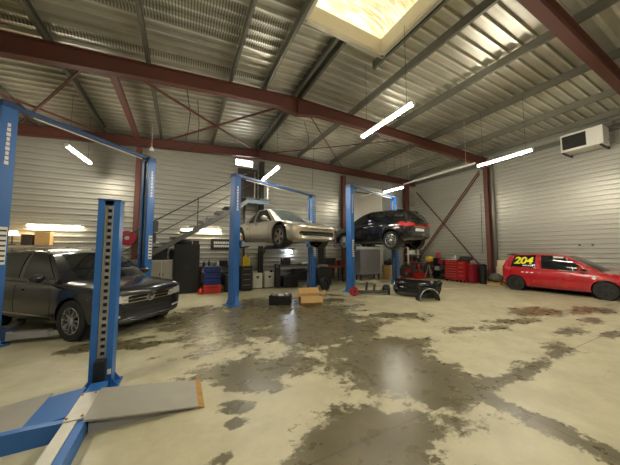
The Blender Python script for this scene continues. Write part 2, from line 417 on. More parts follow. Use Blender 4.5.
# openings in the far wall
bm = NB(); add_box(bm, (2.36, GY-.05, 5.37), (.80, .05, .34))
w2 = struct('window_2', bm, 'grey', 'small daylit window high on the far wall above the landing', 'window')
bm = NB()
for k in range(2): add_box(bm, (2.36, GY-.08, 5.30+k*.13), (.72, .02, .105))
obj('pane', bm, 'daylight_pane', w2)
bm = NB(); add_box(bm, (2.52, GY-.06, 4.4), (.86, .05, 1.45))
struct('door_1', bm, 'brownwood', 'dark brown door at the head of the metal stairs', 'door')
bm = NB(); add_box(bm, (9.2, GY-.05, 2.5), (2.15, .06, 5.0))
d2 = struct('door_2', bm, 'door', 'tall pale sliding door behind the black hatchback', 'door')
bm = NB()
for x in (8.13, 10.27): add_box(bm, (x, GY-.09, 2.5), (.07, .05, 5.0))
add_box(bm, (9.2, GY-.09, 5.0), (2.2, .05, .08)); obj('frame', bm, 'white', d2)
bm = NB(); add_box(bm, (9.1, GY-.085, 4.72), (1.5, .02, .07)); obj('slot', bm, 'dark', d2)
bm = NB(); add_box(bm, (11.15, GY-.06, 2.75), (1.5, .06, 5.5)); struct('wall_shade_sheet', bm, 'grey', 'grey sheet painted as the shaded wall between the pale door and the corner', 'trim')  # darker sheet over the cladding, puts the shadow on this bay into colour
# ------------------------------------------------------------------ lights
def tube_light(p, q, label, m='tube', hang=True, r=.035, group=None):
    p = Vector(p); q = Vector(q); c = (p+q)/2; L_ = (q-p).length; rz = math.atan2(q.y-p.y, q.x-p.x)
    t = thing('tube_light', label, 'light', c, rz, group)
    b = NB(); add_bar(b, (-L_/2, 0, 0), (L_/2, 0, 0), r*1.9, r*1.5); obj('tube', b, m, t, bevel=r*.5)
    b = NB(); add_box(b, (0, 0, r*1.3), (L_+.04, r*2.2, r*1.1))
    for s in (-1, 1): add_box(b, (s*(L_/2+.015), 0, 0), (.03, r*2.3, r*1.7))
    obj('housing', b, 'white', t)
    if hang:
        for s in (-.4, .4):
            b = NB(); x = c.x+math.cos(rz)*L_*s; h = zP(x)-c.z
            add_tube(b, [(L_*s, 0, r*1.5), (L_*s, 0, h)], .004, 5); obj('hanger', b, 'dark', t)
    else:
        for s in (-.4, .4):
            b = NB(); add_box(b, (L_*s, .05, r*1.3), (.03, .12, .03)); obj('bracket', b, 'dark', t)
    return t
tube_light((-2.70, 8.44, 4.22), (-2.58, 9.81, 4.22), 'lit ceiling tube hanging above the dark estate')
tube_light((2.68, 9.1, 4.2), (2.70, 7.4, 4.2), 'lit ceiling tube hanging above the silver sports car')
tube_light((3.92, 4.75, 4.35), (3.87, 3.20, 4.35), 'large lit ceiling tube just below the skylight end of the roof')
tube_light((8.60, 4.62, 4.3), (8.52, 3.17, 4.3), 'long lit ceiling tube beside the red column')
tube_light((8.55, 8.85, 4.3), (8.60, 7.75, 4.3), 'lit ceiling tube above the raised black hatchback')
tube_light((-2.9, 3.0, 4.5), (-2.9, 1.5, 4.5), 'added lit ceiling tube hanging out of frame above the ramp lift')  # unseen tube, added for light on the foreground
for k, x in enumerate((-.6, 4.2, 8.9)):  # unseen tubes added behind the camera to light the near floor
    tube_light((x, -1.0, 4.4), (x, -2.6, 4.4), ('unseen added lit tube behind the viewer by the left side', 'unseen added lit tube behind the viewer in the middle', 'unseen added lit tube behind the viewer by the right side')[k])
tube_light((-4.25, 10.86, 2.30), (-3.0, 10.86, 2.32), 'lit wall tube above the dark estate roof', 'tube_wall', False)
tube_light((.0, 10.86, 2.34), (.42, 10.86, 2.34), 'short lit wall tube above the black cabinet', 'tube_wall', False)
tube_light((.64, 10.86, 2.36), (1.42, 10.86, 2.36), 'lit wall tube above the dark framed sign', 'tube_wall', False)
tube_light((3.6, 10.86, 2.42), (4.1, 10.86, 2.42), 'lit wall tube behind the rear wheel of the sports car', 'tube_wall', False)
bm = NB(); add_box(bm, (8.57, 6.2, 4.42), (.05, 3.0, .06)); add_box(bm, (8.57, 10.0, 4.42), (.05, 1.6, .06))
for y in (5.0, 7.4): add_tube(bm, [(8.57, y, 4.44), (8.57, y, zP(8.6))], .005, 5)
tag(obj('cable_trunking', bm, 'white'), 'white cable trunking linking two ceiling tubes near the right column', 'trunking')
t = thing('work_lamp', 'small cold white work lamp under the raised sports car', 'lamp', (4.53, 10.80, 1.46))
bm = NB(); add_box(bm, (0, 0, 0), (.14, .05, .09)); obj('lamp_head', bm, 'cold_lamp', t, bevel=.01)
bm = NB(); add_tube(bm, [(0, .03, 0), (0, .12, -.02)], .012); obj('bracket', bm, 'dark', t)
def cord(name, label, pts, r=.007, m='black', cat='cable'):
    b = NB(); add_tube(b, pts, r, 6); return tag(obj(name, b, m, smooth=True), label, cat)
cord('hanging_cable', 'thin cable hanging from the roof over the sports car lift', [(4.62, 8.6, 6.0), (4.6, 8.65, 5.0), (4.58, 8.72, 3.95)])
cord('hanging_cable', 'thin cable dropping from the roof to the black hatchback lift', [(8.9, 8.45, 6.0), (8.8, 8.5, 5.0), (8.72, 8.52, 4.0)])
cord('hanging_cable', 'looping black cable hanging under the roof left of the ridge', [(.0, 7.6, 6.1), (.12, 8.3, 5.75), (.08, 9.1, 5.5), (.0, 9.7, 5.3), (.18, 10.0, 5.25), (.42, 9.8, 5.4), (.40, 8.8, 5.7), (.3, 7.9, 6.0)], .012)
cord('hanging_cable', 'forked cable hanging beside the apex of the red rafter', [(3.35, 6.9, 5.6), (3.7, 7.3, 5.35), (3.75, 7.4, 4.95), (4.0, 7.6, 5.2), (4.4, 7.9, 5.6)], .009)
cord('wall_cable', 'thin cable running down the side wall left of the red column', [(13.1, 6.98, 4.3), (13.1, 7.02, 2.8), (13.1, 7.03, 1.5)], .012)
bm = NB(); add_box(bm, (13.08, 7.03, 1.45), (.06, .10, .14)); tag(obj('switch_box', bm, 'grey', bevel=.01), 'small grey switch box on the side wall above the tool trolleys', 'switch')
bm = NB(); add_lathe(bm, [(.03, .12), (.045, .08), (.07, 0), (.05, -.01)], 12, Matrix.Translation((-1.0, 9.9, 4.95))); add_tube(bm, [(-1.0, 9.9, 5.05), (-1.0, 9.9, 5.9)], .006)
tag(obj('pendant_hook', bm, 'white', smooth=True), 'small white pendant hanging over the tall blue post', 'pendant')

# heater hanging on the side wall
t = thing('unit_heater', 'white gas unit heater with dark grille high on the side wall', 'heater', (12.6, 3.22, 5.08))
bm = NB(); add_box(bm, (0, 0, .33), (.62, 1.05, .64)); obj('casing', bm, 'white', t, bevel=.02)
bm = NB(); add_box(bm, (-.315, .17, .33), (.02, .60, .48)); obj('grille', bm, 'black', t)
bm = NB()
for k in range(7): add_box(bm, (-.33, .17, .13+k*.066), (.02, .58, .012), ry=.5)
obj('louvre', bm, 'dark', t)
bm = NB()
for y in (-.46, .46): add_bar(bm, (-.36, y, -.03), (.49, y, -.03), .05, .04); add_bar(bm, (.47, y, -.03), (.47, y, .5), .04, .04)
obj('bracket', bm, 'dark', t)
bm = NB(); add_tube(bm, [(.1, -.55, .2), (.35, -.62, .1), (.44, -.62, .6), (.44, -.6, .9)], .02, 8); obj('gas_pipe', bm, 'steel', t, True)

# ------------------------------------------------------------------ lifts
def c_post(sx, W=.23, D=.20, h=3.85, th=.02):
    """C-section post, open towards sx*-x (its mate)."""
    o = [(-D/2, -W/2), (D/2, -W/2), (D/2, -W/2+.06), (D/2-th, -W/2+.06), (D/2-th, -W/2+th), (-D/2+th, -W/2+th),
         (-D/2+th, W/2-th), (D/2-th, W/2-th), (D/2-th, W/2-.06), (D/2, W/2-.06), (D/2, W/2), (-D/2, W/2)]
    if sx > 0: o = [(-x, y) for x, y in o][::-1]
    b = NB(); add_prism(b, o, .02, h); return b

def glyph_strip(n, w, h, x, y, z, axis):
    """A column of small marks, the unreadable vertical lettering on a post."""
    b = NB()
    for k in range(n):
        zz = z-k*h*1.35
        if axis == 'y': add_box(b, (x, y, zz), (w*(.75+.25*((k*7) % 3)/2), .004, h)); 
        else: add_box(b, (x, y, zz), (.004, w*(.75+.25*((k*7) % 3)/2), h))
    return b

def two_post_lift(P1, P2, h, zarm, label, sticker=(1,), pads=.0):
    P1 = Vector((*P1, 0)); P2 = Vector((*P2, 0)); c = (P1+P2)/2; d = P2-P1; Sp = d.length
    t = thing('two_post_lift', label, 'car lift', c, math.atan2(d.y, d.x))
    for i, s in enumerate((-1, 1)):
        x = s*Sp/2
        p = obj('post', c_post(s, h=h), 'blue', t, loc=(x, 0, 0))
        b = NB(); add_box(b, (0, 0, h+.01), (.23, .27, .02)); obj('cap', b, 'blue_dark', p)
        b = NB(); add_box(b, (0, 0, h*.5), (.15, .03, h-.1)); add_tube(b, [(-s*.02, .07, .1), (-s*.02, .07, h-.1)], .02)
        obj('slide_rail', b, 'steel' , p)
        b = glyph_strip(9, .05, .06, 0, -.118, h-.30, 'y'); obj('lettering', b, 'white', p)
        if i in sticker:
            b = NB(); add_box(b, (.03, -.118, 1.62), (.10, .006, .62)); st = obj('sticker', b, 'white', p)
            b = NB()
            for k in range(7): add_box(b, (.03, -.123, 1.37+k*.083), (.08, .004, .03))
            obj('stripe', b, 'dark', st)
        b = NB(); add_box(b, (x+s*.02, 0, .012), (.40, .44, .024))
        for sy in (-1, 1):
            v = [b.verts.new(q) for q in ((x-.10, sy*.115, .02), (x+.10, sy*.115, .02), (x, sy*.115, .36), (x-.10, sy*.21, .02), (x+.10, sy*.21, .02))]
            for f in ((0, 1, 2), (3, 4, 2), (0, 3, 2), (1, 4, 2), (0, 1, 4, 3)): b.faces.new([v[q] for q in f])
        obj('base_plate', b, 'blue', t)
        b = NB(); add_box(b, (x-s*.03, 0, zarm+.25), (.13, .18, .70)); add_box(b, (x-s*.16, 0, zarm+.02), (.16, .34, .16))
        cr = obj('carriage', b, 'blue_dark', t, bevel=.008)
        for sy, reach in ((-1, .95), (1, .80)):
            q = Vector((s*(.62 if Sp > 3 else .58), sy*reach, zarm)); a = Vector((x-s*.18, sy*.12, zarm))
            b = NB(); mid = a.lerp(q, .55)
            add_bar(b, a, mid, .13, .10); add_bar(b, a.lerp(q, .45), q, .09, .07); add_tube(b, [a+Vector((0, 0, -.07)), a+Vector((0, 0, .08))], .07, 12)
            ar = obj('arm', b, 'grey', t)
            b = NB(); add_lathe(b, [(.065, .03), (.075, .05), (.075, .085), (.05, .09)], 16, Matrix.Translation(q)); obj('pad', b, 'rubber', ar, True)
    b = NB(); add_bar(b, (-Sp/2, 0, h+.07), (Sp/2, 0, h+.07), .12, .08)
    for s in (-1, 1): add_box(b, (s*Sp/2, 0, h+.06), (.21, .24, .09))
    obj('crossbeam', b, 'blue_dark', t, bevel=.01)
    b = NB(); add_tube(b, [(-Sp/2+.3, -.09, h-.02), (Sp/2-.3, -.09, h-.02)], .012); obj('cutoff_bar', b, 'white', t)
    s = 1; b = NB(); add_box(b, (s*(Sp/2+.20), 0, 2.2), (.14, .20, .30)); add_lathe(b, [(.08, 0), (.08, .28), (.05, .30)], 14, Matrix.Translation((s*(Sp/2+.20), 0, 1.74)))
    obj('power_unit', b, 'dark', t, True)
    return t
two_post_lift((-2.72, 6.02), (-.84, 7.95), 3.95, .13, 'blue two-post lift standing around the dark estate', (0, 1))
two_post_lift((1.36, 7.39), (4.62, 8.82), 3.66, 1.72, 'blue two-post lift carrying the silver sports car', (1,))
two_post_lift((5.66, 7.68), (8.80, 8.52), 3.92, 1.62, 'blue two-post lift carrying the black hatchback', (0,))

# short tower with drive-over ramps
t = thing('ramp_lift', 'short blue lift tower with grey drive-over ramps', 'car lift', (-.75, 3.70, 0))
H = 2.12
b = NB(); th = .018; W, D = .205, .20
o = [(-W/2, D/2), (-W/2, -D/2), (-W/2+.06, -D/2), (-W/2+.06, -D/2+th), (-W/2+th, -D/2+th), (-W/2+th, D/2-th), (W/2-th, D/2-th), (W/2-th, -D/2+th), (W/2-.06, -D/2+th), (W/2-.06, -D/2), (W/2, -D/2), (W/2, D/2)]
add_prism(b, o, .02, H); p = obj('tower', b, 'blue', t)
b = NB(); add_box(b, (0, 0, H+.008), (.215, .21, .016)); obj('cap', b, 'blue_dark', p)
b = NB()
for x in (-.032, .032): add_box(b, (x, -.05, H/2), (.022, .03, H-.1))
for k in range(26): add_box(b, (0, -.05, .12+k*.077), (.06, .03, .036))
obj('lock_rack', b, 'light_plate', p)
b = NB(); add_box(b, (0, .0, H/2), (.10, .03, H-.06)); obj('rack_backing', b, 'blue_dark', p)
b = NB(); add_box(b, (.0, -.09, .22), (.11, .12, .24)); obj('carriage', b, 'black', t, bevel=.01)
b = NB(); add_box(b, (.08, -.11, .20), (.03, .02, .05)); obj('lock_plate', b, 'white', t)
b = NB(); add_box(b, (0, 0, .012), (.34, .30, .024))
for s in (-1, 1):
    for y in (-.08, .08): add_prism(b, [(s*.10, .02), (s*.165, .02), (s*.10, .12)], y-.006, y+.006, Matrix(((1, 0, 0, 0), (0, 0, 1, 0), (0, 1, 0, 0), (0, 0, 0, 1))))
obj('base_plate', b, 'blue', t)
# cross member running from the tower towards its mate
b = NB(); add_box(b, (.015, -1.72, .065), (.15, 3.1, .13)); obj('cross_member', b, 'blue', t)
b = NB(); add_box(b, (-.015, -2.08, .135), (.09, 2.4, .012)); obj('cover_strip', b, 'light_plate', t)
b = NB(); add_box(b, (.01, -.645, .142), (.15, .46, .012)); hp = obj('hinge_plate', b, 'light_plate', t)
b = NB()
for x in (-.05, .05):
    for y in (-.84, -.45): add_lathe(b, [(.010, .148), (.010, .156), (.006, .159)], 8, Matrix.Translation((x, y, 0)))
obj('bolt', b, 'rust', hp)
XZ = Matrix(((1, 0, 0, 0), (0, 0, 1, 0), (0, 1, 0, 0), (0, 0, 0, 1)))
b = NB(); add_prism(b, [(.075, .135), (.95, .010), (.95, .024), (.075, .150)], -.92, -.37, XZ); r1 = obj('ramp', b, 'grey_plate', t); 
b = NB(); add_prism(b, [(.95, .004), (1.005, .0), (1.005, .012), (.95, .026)], -.93, -.36, XZ); obj('end_strip', b, 'rust', r1)
for y in (-.86, -.40):
    b = NB(); add_prism(b, [(.10, .0), (.90, .0), (.90, .02), (.10, .13)], y-.005, y+.005, XZ); obj('side_cheek', b, 'grey', r1)
b = NB(); add_prism(b, [(-.07, .150), (-.35, .118), (-.35, .103), (-.07, .135)], -.80, -.28, XZ); obj('ramp', b, 'blue', t)
b = NB(); add_prism(b, [(-.35, .118), (-1.30, .016), (-1.30, .004), (-.35, .103)], -.78, -.18, XZ); obj('ramp', b, 'grey_plate', t)
b = NB(); add_prism(b, [(-.065, 0), (-.065, .140), (-.30, .150), (-1.7, .150), (-1.7, 0)], -.87, -.81, XZ); obj('side_beam', b, 'blue', t)

# ------------------------------------------------------------------ cars
def evaluated(o):
    dg = bpy.context.evaluated_depsgraph_get(); dg.update()
    return bpy.data.meshes.new_from_object(o.evaluated_get(dg))

FR = (.0, .80, .95, 1., 1., .975, .91, .60, 0.)
def body_mesh(stations, arches, hw):
    bm = NB(); rings = []
    for (x, zb, zt, crown, w, bow) in stations:
        h = zt-zb
        zs = (zb, zb+.005, zb+.05*min(1, h/.5), zb+.34*h, zb+.64*h, zb+.88*h, zt, zt+.55*crown, zt+crown)
        half = [(x-bow*(FR[i])**2*(1 if True else 0), w*FR[i], zs[i]) for i in range(9)]
        ring = [bm.verts.new(p) for p in half]+[bm.verts.new((p[0], -p[1], p[2])) for p in half[7:0:-1]]
        rings.append(ring)
    n = 16
    for i in range(len(rings)-1):
        for k in range(n): bm.faces.new((rings[i][k], rings[i][(k+1) % n], rings[i+1][(k+1) % n], rings[i+1][k]))
    for r_ in (rings[0], rings[-1]):
        bm.faces.new((r_[0], r_[1], r_[15])); bm.faces.new((r_[8], r_[9], r_[7]))
        for k in range(1, 7): bm.faces.new((r_[k], r_[k+1], r_[15-k], r_[16-k]))
    me = mesh_from('shell', bm)
    o = bpy.data.objects.new('shell', me); COL.objects.link(o)
    s = o.modifiers.new('s', 'SUBSURF'); s.levels = 2; s.render_levels = 2
    plain = evaluated(o)
    bt = NB(); bt.from_mesh(plain); bvh = BVHTree.FromBMesh(bt); bt.free()
    cut = []
    b = NB()
    for (x, z, r) in arches:
        for sy in (-1, 1):
            add_lathe(b, [(r, -.16), (r, .16)], 40, Matrix.Translation((x, sy*(hw-.08), z)) @ Matrix.Rotation(PI/2, 4, 'X'))
    co = bpy.data.objects.new('cut', mesh_from('cut', b)); COL.objects.link(co)
    bo = o.modifiers.new('b', 'BOOLEAN'); bo.operation = 'DIFFERENCE'; bo.object = co; bo.solver = 'EXACT'
    res = evaluated(o)
    bpy.data.objects.remove(o); bpy.data.objects.remove(co); bpy.data.meshes.remove(plain)
    return res, bvh

AX = {'f': (Vector((1, 0, 0)), lambda a, b: Vector((4, a, b))), 'r': (Vector((-1, 0, 0)), lambda a, b: Vector((-4, a, b))),
      'R': (Vector((0, -1, 0)), lambda a, b: Vector((a, -3, b))), 'L': (Vector((0, 1, 0)), lambda a, b: Vector((a, 3, b))), 'T': (Vector((0, 0, 1)), lambda a, b: Vector((a, b, 4)))}
def project(bm, bvh, axis, off, thick=.012, step=.05):
    """bm holds flat faces with co = (a, b, 0); lay them on the body along the axis and give them thickness."""
    xs = [v.co.x for v in bm.verts]; ys = [v.co.y for v in bm.verts]
    for lo, hi, nrm in ((min(xs), max(xs), (1, 0, 0)), (min(ys), max(ys), (0, 1, 0))):
        k = lo+step
        while k < hi-1e-4:
            bmesh.ops.bisect_plane(bm, geom=bm.verts[:]+bm.edges[:]+bm.faces[:], plane_co=Vector(nrm)*k, plane_no=nrm); k += step
    out, org = AX[axis]
    for v in bm.verts:
        o = org(v.co.x, v.co.y); hit = bvh.ray_cast(o, -out)
        p = hit[0] if hit[0] else bvh.find_nearest(o+(-out)*3.2)[0]
        v.co = p+out*off
    ret = bmesh.ops.extrude_face_region(bm, geom=bm.faces[:])
    for g in ret['geom']:
        if isinstance(g, bmesh.types.BMVert): g.co -= out*thick
    return bm
def decal(bvh, axis, polys, off=.004, thick=.012, step=.06):
    bm = NB()
    for poly in polys: bm.faces.new([bm.verts.new((a, b, 0)) for a, b in poly])
    return project(bm, bvh, axis, off, thick, step)
def line(pts, w=.009):
    out = []
    for (x0, y0), (x1, y1) in zip(pts, pts[1:]):
        d = Vector((x1-x0, y1-y0)); n = Vector((-d.y, d.x)).normalized()*w/2
        out.append([(x0+n.x, y0+n.y), (x0-n.x, y0-n.y), (x1-n.x, y1-n.y), (x1+n.x, y1+n.y)])
    return out
def circle(cx, cy, r, n=16): return [(cx+r*math.cos(2*PI*k/n), cy+r*math.sin(2*PI*k/n)) for k in range(n)]

def wheel(parent, x, y, z, r, w, spokes, rim, sy, steer=0., rimr=.66):
    """sy: -1 outer face to -y, +1 to +y."""
    mx = Matrix.Rotation(-sy*PI/2, 4, 'X')
    b = NB(); q = r*rimr
    add_lathe(b, [(q, -w*.45), (r*.93, -w*.5), (r*.99, -w*.40), (r, -w*.2), (r, w*.2), (r*.99, w*.40), (r*.93, w*.5), (q, w*.45), (q*.97, 0)], 36, mx, True)
    t = obj('wheel', b, 'rubber', parent, True, loc=(x, y, z)); t.rotation_euler = (0, 0, steer)
    b = NB()
    add_lathe(b, [(q*.99, w*.44), (q*.93, w*.46), (q*.91, w*.34), (q*.96, -w*.35), (q*1.0, -w*.35)], 36, mx, True)
    add_lathe(b, [(q*.20, w*.20), (q*.20, w*.40), (q*.12, w*.43)], 16, mx)
    for k in range(spokes):
        a = 2*PI*k/spokes
        wd = q*(1.0/spokes+.01) if spokes > 8 else q*(1.3/spokes+.05)
        m2 = mx @ Matrix.Rotation(a, 4, 'Z') @ Matrix.Translation((q*.52, 0, w*.33)) @ Matrix.Diagonal((q*.80, wd, w*.12, 1))
        bmesh.ops.create_cube(b, size=1, matrix=m2)
    obj('rim', b, rim, t, True)
    b = NB(); add_lathe(b, [(q*.93, w*.05), (q*.93, w*.20), (q*.3, w*.20)], 24, mx); obj('brake_disc', b, 'black', t, True)
    return t

def patch(lo, hi, nv, bulge, center, v0=0., v1=1.):
    """Ruled sheet between two polylines, bulging away from the car's middle line."""
    b = NB(); rows = []
    for j in range(nv+1):
        f = j/nv; row = []
        for p, q in zip(lo, hi):
            v = Vector(p).lerp(Vector(q), f); d = (v-center(v)); d.normalize() if d.length else None
            F = min(1., max(0., v0+(v1-v0)*f)); row.append(b.verts.new(v+d*bulge*4*F*(1-F)))
        rows.append(row)
    for j in range(nv):
        for i in range(len(lo)-1): b.faces.new((rows[j][i], rows[j][i+1], rows[j+1][i+1], rows[j+1][i]))
    return b
def lerp(p, q, f): return tuple(a+(b-a)*f for a, b in zip(p, q))
def inset_quad(A, B, C, D, u0, u1, v0, v1, n=6):
    """A-B is the lower edge, D-C the upper one; lower and upper polylines of the inset quad."""
    f = lambda u, v: lerp(lerp(A, B, u), lerp(D, C, u), v)
    us = [u0+(u1-u0)*k/n for k in range(n+1)]
    return [f(u, v0) for u in us], [f(u, v1) for u in us]

def car(name, label, cat, spec, loc, head, lift=0.):
    t = thing(name, label, cat, (loc[0], loc[1], lift), head)
    sp = spec; hw = max(s[4] for s in sp['st'])
    body, bvh = body_mesh(sp['st'], [(x, sp['r'], sp['r']*1.13) for x in sp['ax']], hw)
    bo = obj('body', body, sp['paint'], t, True)
    # greenhouse
    gs = sp['gh']; cen = lambda v: Vector((v.x*.6-.2, 0, v.z-.55 if True else 0))
    gm = NB(); vb = None; glassL = []; sheets = []
    def add(bp):
        for f in bp.faces: pass
        me = mesh_from('p', bp); gm.from_mesh(me); bpy.data.meshes.remove(me)
    side_bvh = {}
    for sy in (-1, 1):
        for i in range(len(gs)-1):
            (b0, t0, k0), (b1, t1, _) = gs[i], gs[i+1]
            m = lambda p: (p[0], p[1]*sy, p[2])
            A, B, C, D = m(b0), m(b1), m(t1), m(t0)
            lo, hi = inset_quad(A, B, C, D, 0, 1, -.12, 1)
            add(patch(lo, hi, 10, .035, cen, -.12, 1))
            if k0 == 'win':
                lo, hi = inset_quad(A, B, C, D, .03, .97, .03, .92)
                pb = patch(lo, hi, 10, .035, cen, .03, .92)
                for v in pb.verts: v.co += (v.co-cen(v.co)).normalized()*.009
                if i == sp.get('text_win', -1) and sy == -1:
                    tb = pb.copy(); side_bvh['w'] = BVHTree.FromBMesh(tb); tb.free()
                obj('side_window', pb, sp['glass'], t, True)
    def span(P, n=10, bow=0., up=0.):
        out = []
        for k in range(n+1):
            f = -1+2*k/n; out.append((P[0]+bow*(1-f*f), P[1]*f, P[2]+up*(1-f*f)))
        return out
    lo, hi = span(lerp(gs[0][0], gs[0][1], -.10), bow=.18, up=.0), span(gs[0][1], bow=.06, up=.03)
    add(patch(lo, hi, 10, .03, cen, -.1, 1))
    shr = lambda P: [(x, y*.90, z) for x, y, z in P]
    wlo, whi = shr(span(lerp(gs[0][0], gs[0][1], .04), bow=.18)), shr(span(lerp(gs[0][0], gs[0][1], .95), bow=.07, up=.028))
    pb = patch(wlo, whi, 10, .03, cen, .04, .95)
    for v in pb.verts: v.co += (v.co-cen(v.co)).normalized()*.010
    obj('windscreen', pb, sp.get('screen', sp['glass']), t, True)
    rlo, rhi = span(lerp(gs[-1][0], gs[-1][1], -.10), bow=-.10), span(gs[-1][1], bow=-.05, up=.03)
    add(patch(rlo, rhi, 10, .02, cen, -.1, 1))
    wlo, whi = shr(span(lerp(gs[-1][0], gs[-1][1], .18), bow=-.10)), shr(span(lerp(gs[-1][0], gs[-1][1], .9), bow=-.055, up=.025))
    pb = patch(wlo, whi, 10, .02, cen, .18, .9)
    for v in pb.verts: v.co += (v.co-cen(v.co)).normalized()*.010
    obj('rear_window', pb, sp['glass'], t, True)
    # roof skin
    rows = []
    for i, (b_, t_, k_) in enumerate(gs):
        f = i/(len(gs)-1); bow = .06*(1-f)-.05*f
        rows.append([gm.verts.new(p) for p in span(t_, bow=bow, up=.03+.018*math.sin(PI*f))])
    for a, b2 in zip(rows, rows[1:]):
        for k in range(10): gm.faces.new((a[k], a[k+1], b2[k+1], b2[k]))
    bmesh.ops.remove_doubles(gm, verts=gm.verts, dist=.002)
    obj('roof', gm, sp.get('roof', sp['paint']), t, True)
    # wheels and liners
    r = sp['r']
    for i, x in enumerate(sp['ax']):
        for sy in (-1, 1):
            wheel(t, x, sy*(hw-sp['ww']*.5-.012), r-sp.get('droop', 0), r, sp['ww'], sp['spokes'], sp['rim'], sy, sp.get('steer', 0) if i == 0 else 0, sp.get('rimr', .66))
            b = NB(); add_lathe(b, [(r*1.115, -.13), (r*1.115, .13)], 30, Matrix.Translation((x, sy*(hw-.19), r)) @ Matrix.Rotation(PI/2, 4, 'X'))
            bmesh.ops.delete(b, geom=[f for f in b.faces if len(f.verts) > 4], context='FACES_ONLY')
            obj('wheel_liner', b, 'black', t)
    b = NB(); L0 = sp['ax'][0]-r*1.3; L1 = sp['ax'][1]+r*1.3
    add_box(b, ((L0+L1)/2, 0, sp['st'][4][1]+.02), (L0-L1, hw*1.1, .08)); add_box(b, (sp['ax'][0], 0, r*.85), (.35, hw*1.0, .18)); add_box(b, (sp['ax'][1], 0, r*.9), (.3, hw*1.0, .2))
    add_tube(b, [(L0, .15, sp['st'][4][1]-.01), (L1, .2, sp['st'][4][1]-.01), (sp['st'][-2][0]+.1, .4, sp['st'][-2][1]+.02)], .03)
    for x in sp['ax']: add_tube(b, [(x, -hw+.2, r-sp.get('droop', 0)), (x, hw-.2, r-sp.get('droop', 0))], .04)
    obj('underbody', b, 'dark', t)
    return t, bvh, side_bvh.get('w'), hw

def mirror_pod(t, x, y, z, m, sy):
    b = NB()
    bmesh.ops.create_uvsphere(b, u_segments=14, v_segments=9, radius=1, matrix=Matrix.Translation((x, y+sy*.12, z+.03)) @ Matrix.Diagonal((.07, .11, .075, 1)))
    add_bar(b, (x+.02, y-sy*.02, z-.03), (x+.01, y+sy*.06, z), .05, .04); obj('mirror', b, m, t, True)
def sd(bvh, t, name, polys, m, off=.004, sides='RL', **k):
    for a in sides:
        for ps in ([[p] for p in polys] if name == 'door_handle' else [polys]): obj(name, decal(bvh, a, ps, off, **k), m, t)

# -- dark estate on the left lift
SUV = dict(paint='suv_paint', glass='glass', r=.345, ww=.225, ax=(1.30, -1.30), spokes=10, rim='alloy',
    st=[(2.13, .30, .70, .03, .66, .13), (2.07, .24, .82, .05, .80, .12), (1.93, .21, .865, .05, .875, .08), (1.6, .20, .905, .06, .905, .02), (1.1, .20, .945, .06, .91, 0), (.6, .20, .975, .05, .91, 0),
        (0, .20, .99, .03, .91, 0), (-.7, .20, 1.0, .02, .91, 0), (-1.4, .21, 1.01, .02, .905, 0), (-1.9, .25, 1.01, .02, .87, -.05), (-2.1, .31, .98, .02, .80, -.08), (-2.18, .40, .88, 0, .70, -.08)],
    gh=[((.88, .80, .975), (.20, .60, 1.475), 'bar'), ((.76, .81, .98), (.10, .61, 1.485), 'win'), ((-.24, .82, .99), (-.26, .635, 1.525), 'bar'), ((-.33, .82, .99), (-.34, .635, 1.525), 'win'),
        ((-1.10, .82, 1.0), (-1.06, .63, 1.51), 'bar'), ((-1.2, .82, 1.0), (-1.14, .625, 1.505), 'win'), ((-1.68, .80, 1.01), (-1.52, .61, 1.475), 'bar'), ((-2.0, .76, 1.01), (-1.72, .58, 1.45), 'bar')])
HD = math.atan2(-.70, .715)
axc = Vector((-1.02, 6.35))-1.30*Vector((math.cos(HD), math.sin(HD)))
t, bv, _, hw = car('estate_car', 'dark grey family estate car parked with its nose towards the room', 'car', SUV, (axc.x, axc.y), HD)
sd(bv, t, 'door_seam', line([(.72, .30), (.80, .60), (.72, .93)])+line([(-.28, .28), (-.28, .95)])+line([(-1.02, .62), (-1.16, .95)])+line([(.72, .29), (-.9, .29)]), 'black', .003)
sd(bv, t, 'sill_trim', line([(.85, .37), (-.9, .37)], .03), 'chrome', .006)
sd(bv, t, 'belt_trim', line([(.74, .955), (-1.7, .985)], .022), 'chrome', .008)
sd(bv, t, 'door_handle', [[(-.02, .80), (-.20, .80), (-.20, .83), (-.02, .83)], [(-.78, .82), (-.96, .82), (-.96, .85), (-.78, .85)]], 'suv_paint', .02, thick=.03)
obj('grille', decal(bv, 'f', [[(-.52, .60), (.52, .60), (.52, .72), (-.52, .72)]], .006), 'black_gloss', t)
obj('grille_trim', decal(bv, 'f', line([(-.56, .725), (.56, .725)], .018)+line([(-.54, .60), (.54, .60)], .014)+line([(-.52, .66), (.52, .66)], .012), .014), 'chrome', t)
for s in (-1, 1):
    obj('head_lamp', decal(bv, 'f', [[(s*.42, .605), (s*.86, .63), (s*.89, .78), (s*.44, .725)][::s]], .010), 'head_lamp', t)
    obj('fog_lamp', decal(bv, 'f', [[(s*.55, .36), (s*.76, .38), (s*.76, .42), (s*.55, .40)][::s]], .008), 'head_lamp', t)
obj('lower_intake', decal(bv, 'f', [[(-.50, .34), (.50, .34), (.46, .46), (-.46, .46)]], .006), 'black', t)
obj('bumper_trim', decal(bv, 'f', line([(-.72, .31), (.72, .31)], .02), .010), 'dark', t)
obj('emblem_disc', decal(bv, 'f', [circle(0, .665, .075, 24)], .018), 'black_gloss', t)
em = decal(bv, 'f', line(circle(0, .665, .078, 24)+[circle(0, .665, .078, 24)[0]], .020)+line([(-.030, .735), (0, .680), (.030, .735)], .017)+line([(-.062, .70), (-.032, .605), (0, .672), (.032, .605), (.062, .70)], .017), .030, .014, .2)
obj('emblem', em, 'alloy', t)
mirror_pod(t, .62, -.90, 1.02, 'suv_paint', -1); mirror_pod(t, .62, .90, 1.02, 'suv_paint', 1)
